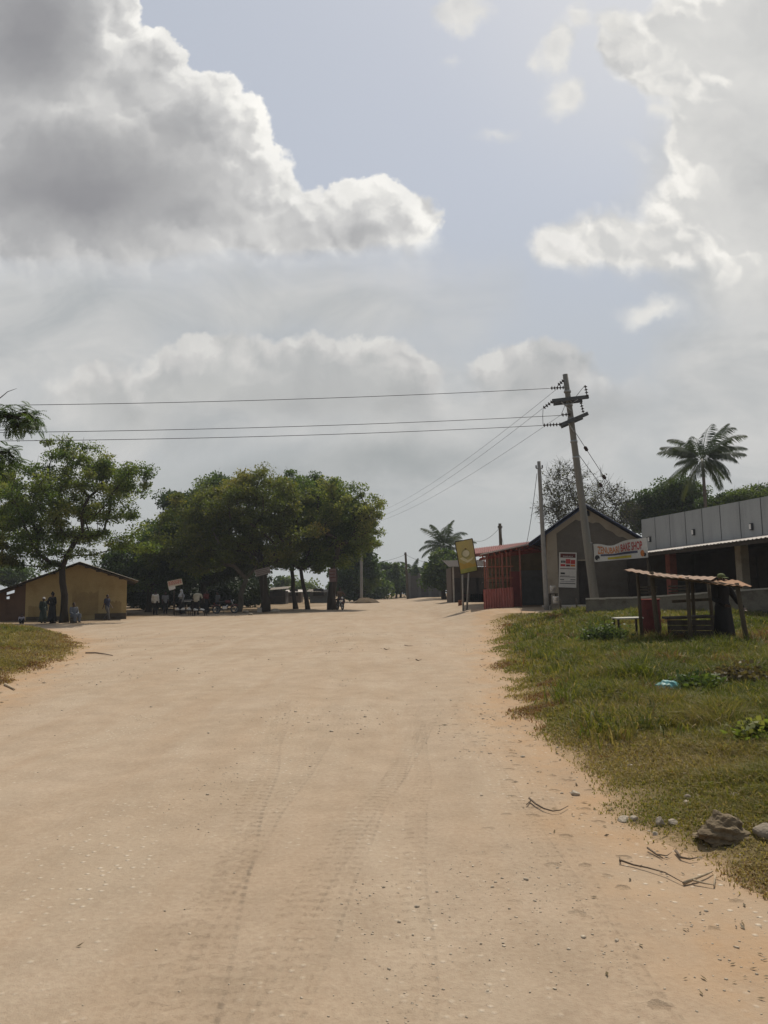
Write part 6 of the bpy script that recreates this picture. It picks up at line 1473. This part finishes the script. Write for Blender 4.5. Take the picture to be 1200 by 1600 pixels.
def bucket(px, py0, py1, D, r, label):
    t, b = P(px, py0, D), P(px, py1, D); root = empty('bucket', b, label, 'bucket', 'white buckets stacked at the gable house corner')
    h = t.z - b.z; q = MB(); q.tube([b, b + Vector((0, 0, h * .9)), b + Vector((0, 0, h * .9)), t], [r * .84, r, r * 1.06, r * 1.06], 18); q.build('pail', M_WHITE, root)
    q = MB(); q.tube([t + Vector((0, 0, .002)), t + Vector((0, 0, .03))], r * 1.09, 18); q.build('lid', M_WHITE, root)
    q = MB(); q.tube([t + Vector((r * 1.08 * math.cos(a), -.4 * r * abs(math.sin(a)) - .7 * r, -.02 - .5 * h * math.sin(a))) for a in np.linspace(0, math.pi, 13)], .008, 5); q.build('handle', M_STEEL, root)
def crate_stand():
    D = 36.4; b = at(864, D); t = P(864, 927, D); root = empty('wooden_stand', b, 'narrow dark wooden stand carrying a white bucket at the gable house corner', 'stand')
    q = MB(); q.box((b.x, D, t.z - .03), (.40, .40, .05)); q.build('shelf', M_TIMBERDK, root)
    for sx in (-.16, .16):
        for sy in (-.16, .16):
            q = MB(); q.box((b.x + sx, D + sy, (b.z + t.z) / 2 - .05), (.05, .05, t.z - b.z)); q.build('leg', M_TIMBERDK, root)
crate_stand(); bucket(863.5, 916.5, 926.5, 36.4, .125, 'white lidded bucket standing on the dark wooden stand'); 
bb = at(868, 35.8); p1 = P(868, 930, 35.8)
q0 = P(868, 944, 35.8); bucket(868, 933, 943, 35.8, .13, 'white lidded bucket on the low block below the wooden stand')
q = MB(); q.box((q0.x, q0.y, (q0.z + bb.z) / 2), (.42, .40, q0.z - bb.z + .04), bev=.02); o = q.build('concrete_block', M_BLOCK); tag(o, 'low grey concrete block under the lower white bucket', 'block')
for px, D, lb in ((875, 33.5, 'short dark post left of two on the sunlit strip before the gable house'), (900, 33.2, 'short dark post right of two on the sunlit strip before the gable house')):
    b = at(px, D, -.1); q = MB(); q.tube([b, b + Vector((.01, 0, .40)), b + Vector((-.01, 0, .78))], [.05, .045, .04], 8); o = q.build('short_post', M_TIMBERDK); tag(o, lb, 'post', 'short posts before the gable house')
def bollard_stub():
    D = 37.0; p = G(719, 946); q = MB(); q.tube([p - Vector((0, 0, .05)), p + Vector((0, 0, .22)), p + Vector((.01, 0, .24)), p + Vector((.0, 0, .34))], [.13, .115, .13, .12], 9); o = q.build('wooden_stump', mat('rusty_stump', (.19, .075, .04), .9, .4, 8, .5, 30)); tag(o, 'short reddish brown stump standing alone on the far road edge', 'stump')
bollard_stub()

# things on the ground in the grove
def low_bench(px, D, wpx, zoff, label, items):
    b = at(px, D); w = wpx * D / F; root = empty('low_table', b, label, 'table', 'low sale tables in the grove'); q = MB(); q.box((b.x, D, b.z + zoff), (w, .6, .04)); q.build('tabletop', M_TIMBERDK, root)
    for sx in (-.42, .42):
        for sy in (-.24, .24):
            q = MB(); q.box((b.x + sx * w, D + sy, b.z + zoff / 2 - .02), (.05, .05, zoff)); q.build('leg', M_TIMBERDK, root)
    return b
b = low_bench(286, 50.6, 26, .32, 'low dark table with white bundles under the headscarfed person', 3)
k = 0
for px, lb in ((277, 'leftmost white bundle on the low dark table'), (286, 'middle white bundle on the low dark table'), (295, 'rightmost white bundle on the low dark table')):
    c = P(px, 930, 50.55); q = MB(); q.ell((c.x, 50.55, b.z + .40), (.16, .16, .07)); q.ell((c.x + .04, 50.5, b.z + .46), (.09, .10, .06)); o = q.build('bundle', M_WHITEC); tag(o, lb, 'bundle', 'white bundles on the low tables')
b = low_bench(312, 50.2, 22, .30, 'low dark table with white bundles before the bending person', 2)
for px, lb in ((306, 'white bundle at the left on the table before the bending person'), (316, 'white bundle at the right on the table before the bending person')):
    c = P(px, 930, 50.15); q = MB(); q.ell((c.x, 50.15, b.z + .38), (.17, .15, .07)); q.ell((c.x - .05, 50.1, b.z + .43), (.08, .09, .05)); o = q.build('bundle', M_WHITEC); tag(o, lb, 'bundle', 'white bundles on the low tables')
b = low_bench(296, 52.8, 16, .95, 'higher table with a white cloth beside the headscarfed person', 0)
c = P(294, 930, 52.8); q = MB(); q.box((c.x, 52.8, b.z + .985), (.55, .5, .03), bev=.01); q.box((c.x, 52.535, b.z + .93), (.55, .012, .12)); o = q.build('tablecloth', M_WHITEC); tag(o, 'small white cloth on the higher table beside the headscarfed person', 'cloth')
def rock(px, py, w, hgt, m, label, cat='stone', group=None, name='stone', seed=0, depth=.8, sink=.25, cut=.25):
    p = GV(px, py); r_ = random.Random(seed); sc = w * p.y / F / 2; hs = hgt * p.y / F / 2
    bm = bmesh.new(); bmesh.ops.create_icosphere(bm, subdivisions=3, radius=1)
    planes = [(Vector((r_.gauss(0, 1), r_.gauss(0, 1), r_.gauss(0, .8))).normalized(), r_.uniform(.55, .85)) for _ in range(11)]
    for v in bm.verts:
        for n, d in planes:
            e = v.co.dot(n) - d
            if e > 0: v.co -= n * e
        v.co *= 1 + .06 * (float(fbm(v.co.x * 3 + seed, v.co.y * 3 + v.co.z * 2, seed, 3)) - .5)
        v.co = Vector((v.co.x * sc, v.co.y * sc * depth, v.co.z * hs))
    me = bpy.data.meshes.new(name); bm.to_mesh(me); bm.free(); me.materials.append(m)
    o = bpy.data.objects.new(name, me); COL.objects.link(o); o.location = (p.x, p.y, p.z + hs * (.55 - sink)); o.rotation_euler = (0, 0, r_.uniform(0, 6.3))
    tag(o, label, cat, group); return o
M_ST2 = mat('pale_rubble', (.40, .34, .26), .95, .3, 9, .6, 40); M_STG = mat('grey_rubble', (.24, .20, .15), .95, .4, 7, .7, 30, col2=(.14, .11, .075)); M_CLOD = mat('earth_clod', (.17, .13, .08), .97, .4, 6, 1.0, 22, col2=(.11, .08, .05))
GR = 'pale stones along the right verge'
rock(1150, 1250, 27, 17, M_ST2, 'squarish pale block lying in the grass above the dark clod', group=GR, seed=3)
rock(1072, 1173, 36, 16, M_ST2, 'flat pale stone half hidden in the grass below the plastic bag', group=GR, seed=5)
rock(899, 1242, 18, 11, M_ST2, 'single pale stone at the sandy verge edge right of the dark twig', group=GR, seed=8)
rock(975, 1282, 26, 10, M_ST2, 'flat pale stone at the left of the rubble along the verge edge', group=GR, seed=9)
rock(992, 1281, 16, 10, M_ST2, 'small pale stone touching the flat stone at the verge edge', group=GR, seed=10)
rock(1032, 1290, 16, 20, M_ST2, 'upright pale stone left of the pair in the middle of the rubble', group=GR, seed=11)
rock(1052, 1288, 22, 12, M_ST2, 'flat pale stone right of the pair in the middle of the rubble', group=GR, seed=12)
rock(1024, 1304, 12, 7, M_ST2, 'tiny pale stone below the upright stone', group=GR, seed=13)
rock(1073, 1256, 14, 9, M_STONE, 'tiny whitish pebble in the thin grass left of the dark clod', group=GR, seed=14)
rock(1075, 1249, 16, 12, M_STG, 'small brownish stone just above the tiny whitish pebble', group=GR, seed=15)
rock(985, 1198, 10, 7, M_ST2, 'small pale pebble in grass beside the reddish dry tuft', group=GR, seed=16)
rock(1200, 1305, 48, 26, M_STG, 'greyish stone cut by the right photo edge beside the big clod', group=GR, seed=17)
rock(1072, 1212, 12, 8, M_ST2, 'pale pebble in the greener grass below the flat half hidden stone', group=GR, seed=18)
# the big broken clod: several slabs heaped in one lump
def clod():
    p = GV(1140, 1322); s = p.y / F; q = MB(); r_ = random.Random(4)
    bm = bmesh.new(); bmesh.ops.create_icosphere(bm, subdivisions=5, radius=1)
    pl_ = [(Vector((r_.gauss(0, 1), r_.gauss(0, 1), r_.gauss(0, .7))).normalized(), r_.uniform(.70, .96)) for _ in range(14)] + [(Vector((0, -1, .12)).normalized(), .62)]
    for v in bm.verts:
        for n, d in pl_:
            e = v.co.dot(n) - d
            if e > 0: v.co -= n * e
        c = v.co; led = .10 * math.sin(c.z * 16 + 3 * c.x) * (abs(c.x) < 1)
        c *= 1 + .55 * (float(fbm(c.x * 2.6 + 9, c.y * 2.2 + c.z * 3.1, 3, 6)) - .5) + led * .7
        v.co = Vector((c.x * 42 * s, c.y * 34 * s, c.z * 33 * s * (1 if c.z > 0 else .5) * (1 - .35 * max(0, c.x))))
    me = bpy.data.meshes.new('earth_clod'); bm.to_mesh(me); bm.free(); me.materials.append(M_CLOD); o = bpy.data.objects.new('earth_clod', me); COL.objects.link(o); o.location = (p.x, p.y + .1, p.z + 7 * s)
    tag(o, 'big broken lump of dry earth with dark front face at the verge edge', 'clod')
clod()
# plastic bag
def bag():
    p = GV(1043, 1092); s = p.y / F; bm = bmesh.new(); bmesh.ops.create_icosphere(bm, subdivisions=5, radius=1)
    for v in bm.verts:
        c = v.co; k = 1 + .42 * (float(fbm(c.x * 2 + 5, c.y * 2 + c.z * 2, 91, 4)) - .5) + .09 * math.sin(9 * c.x + 4 * c.z) * math.cos(7 * c.y)
        c *= k; v.co = Vector((c.x * 21 * s, c.y * 17 * s, max(c.z, -.4) * 14 * s))
    for f in bm.faces: f.smooth = True
    me = bpy.data.meshes.new('plastic_bag'); bm.to_mesh(me); bm.free(); m = mat('thin_blue_plastic', (.09, .27, .26), .45, .25, 8, .3, 20, spec=.4); me.materials.append(m); o = bpy.data.objects.new('plastic_bag', me); COL.objects.link(o); o.location = (p.x, p.y, p.z + 13 * s); tag(o, 'crumpled pale blue green plastic bag lying in the grass', 'bag')
bag()
# dry branches
def branch(label, pts, r, m, forks=(), group='dead branches on the ground', lift=.012):
    q = MB(); W_ = [GV(*p) + Vector((0, 0, lift + (random.uniform(0, .012)))) for p in pts]; n = len(W_); q.tube(W_, [r * (1 - .65 * i / (n - 1)) for i in range(n)], 7)
    for fk in forks: F_ = [GV(*p) + Vector((0, 0, lift + .006 * i)) for i, p in enumerate(fk)]; q.tube(F_, [r * .7, r * .5, r * .2][:len(F_)] if len(F_) <= 3 else r * .4, 6)
    o = q.build('dead_branch', m); tag(o, label, 'branch', group)
M_TWIG = mat('twig_bark', (.15, .11, .075), .95, .45, 14, .6, 60); M_TWIGP = mat('bleached_wood', (.42, .33, .22), .9, .3, 8)
branch('dark curved twig with a forked end lying on the open road', [(827, 1252), (838, 1261), (850, 1268), (864, 1272), (876, 1271), (888, 1264)], .008, M_TWIG, [[(829, 1254), (823, 1261)]])
branch('long thin brown branch reaching from the road into the dry litter', [(968, 1350), (990, 1355), (1012, 1361), (1040, 1370), (1056, 1378), (1070, 1385)], .006, M_TWIG, [[(970, 1350), (968, 1344)]])
branch('pale bleached stick crossing the litter at the verge corner', [(1068, 1384), (1090, 1378), (1106, 1371), (1114, 1366)], .010, M_TWIGP)
branch('pale bleached stick lying flat below the verge corner', [(1084, 1382), (1100, 1385), (1116, 1388)], .007, M_TWIGP, [[(1116, 1388), (1118, 1372)]])
branch('short dark crooked stick at the lower right verge edge', [(1012, 1330), (1026, 1338), (1036, 1344)], .007, M_TWIG, [[(1026, 1338), (1042, 1342), (1050, 1338)]])
branch('dark root like stick in the litter above the pale sticks', [(1056, 1334), (1064, 1344), (1078, 1348), (1090, 1346)], .009, M_TWIG)
branch('thin dry stalk on the road beside the left grass bank', [(134, 1021), (150, 1021), (164, 1023), (176, 1025)], .022, M_TWIG)
branch('small leafy twig on the far road left of centre', [(600, 1014), (604, 1016), (609, 1015)], .011, M_TWIG)
branch('small twig on the far road right of centre', [(632, 1009), (638, 1010), (645, 1010)], .010, M_TWIG)
branch('small crooked twig on the middle of the road', [(650, 1031), (654, 1033), (659, 1031)], .012, M_TWIG)
branch('pale stick at the tip of the left grass bank near the photo edge', [(8, 1071), (16, 1075), (23, 1079)], .03, M_TWIGP)
# dry leaves and chips of litter on the sandy edge: uncountable
def litter(n):
    y = 2.6 * (34 / 2.6) ** rng.random(n); x = rng.uniform(-.6, .62, n) * y; d = verge_d(x, y); k = (d < .4) & (rng.random(n) < np.exp(-(d / .5) ** 2) + .004); x, y = x[k], y[k]; n = len(x)
    c = np.stack([x, y, gfun(x, y) + np.maximum(vlift(x, y), 0) + .008], -1); sz = (.006 + .0022 * y) * rng.uniform(.6, 1.6, n)
    a = rng.uniform(0, 6.28, n); t = np.stack([np.cos(a), np.sin(a), rng.normal(0, .25, n)], -1); b = np.stack([-np.sin(a), np.cos(a), rng.normal(0, .3, n)], -1); L_ = sz[:, None]
    co = np.stack([c - t * L_, c + b * L_ * .35, c + t * L_, c - b * L_ * .35], 1); co[:, :, 2] = np.maximum(co[:, :, 2], c[:, None, 2] - .004); return link('leaf_litter', mesh_np('leaf_litter', co.reshape(-1, 3), np.arange(n)[:, None] * 4 + np.arange(4)[None], None, M_LEAFBR, np.repeat(rng.random(n), 4)))
tag(litter(2200), 'dry leaves and chips strewn along the sandy verge edges', 'litter', kind='stuff')
# blocks and mounds beside the grove trunk
rock(384, 957, 13, 6, M_ST2, 'pale flat slab on the ground left of the thick grove trunk', 'slab', 'pale lumps along the grove edge', seed=31)
p = GV(405.5, 957); q = MB(); q.box((p.x, p.y, p.z + .17), (.30, .28, .36), bev=.03); o = q.build('cement_block', M_CAP); tag(o, 'pale upright cement block against the thick grove trunk', 'block')
rock(430, 956, 18, 8, M_ST2, 'long pale slab right of the thick grove trunk', 'slab', 'pale lumps along the grove edge', seed=33)
rock(392, 961, 10, 5, M_STG, 'brownish earth lump before the thick grove trunk', 'stone', 'pale lumps along the grove edge', seed=34)
SEATS = (('seat_log', 116, 42.45, .28, 'short log serving as a seat right of the shade tree trunk'),)
for nm, px, D, hh, lb in SEATS:
    b = at(px, D); q = MB(); q.tube([b - Vector((0, 0, .03)), b + Vector((0, 0, hh * .5)), b + Vector((0, 0, hh))], [.19, .18, .175], 14); o = q.build(nm, M_TIMBER); tag(o, lb, 'log')
# ------------------------------------------------------------------ air
def haze():
    q = MB(); q.box((0, 700, 10.5), (3400, 1800, 23)); m, nt, out = nmat('thin_air'); v = N(nt, 'ShaderNodeVolumePrincipled'); v.inputs['Color'].default_value = (.80, .86, .92, 1); v.inputs['Density'].default_value = .0005; v.inputs['Anisotropy'].default_value = .2
    L(nt, v.outputs[0], out.inputs['Volume']); o = q.build('haze', m); tag(o, 'thin bright haze over the whole place', 'haze', kind='stuff')
haze()
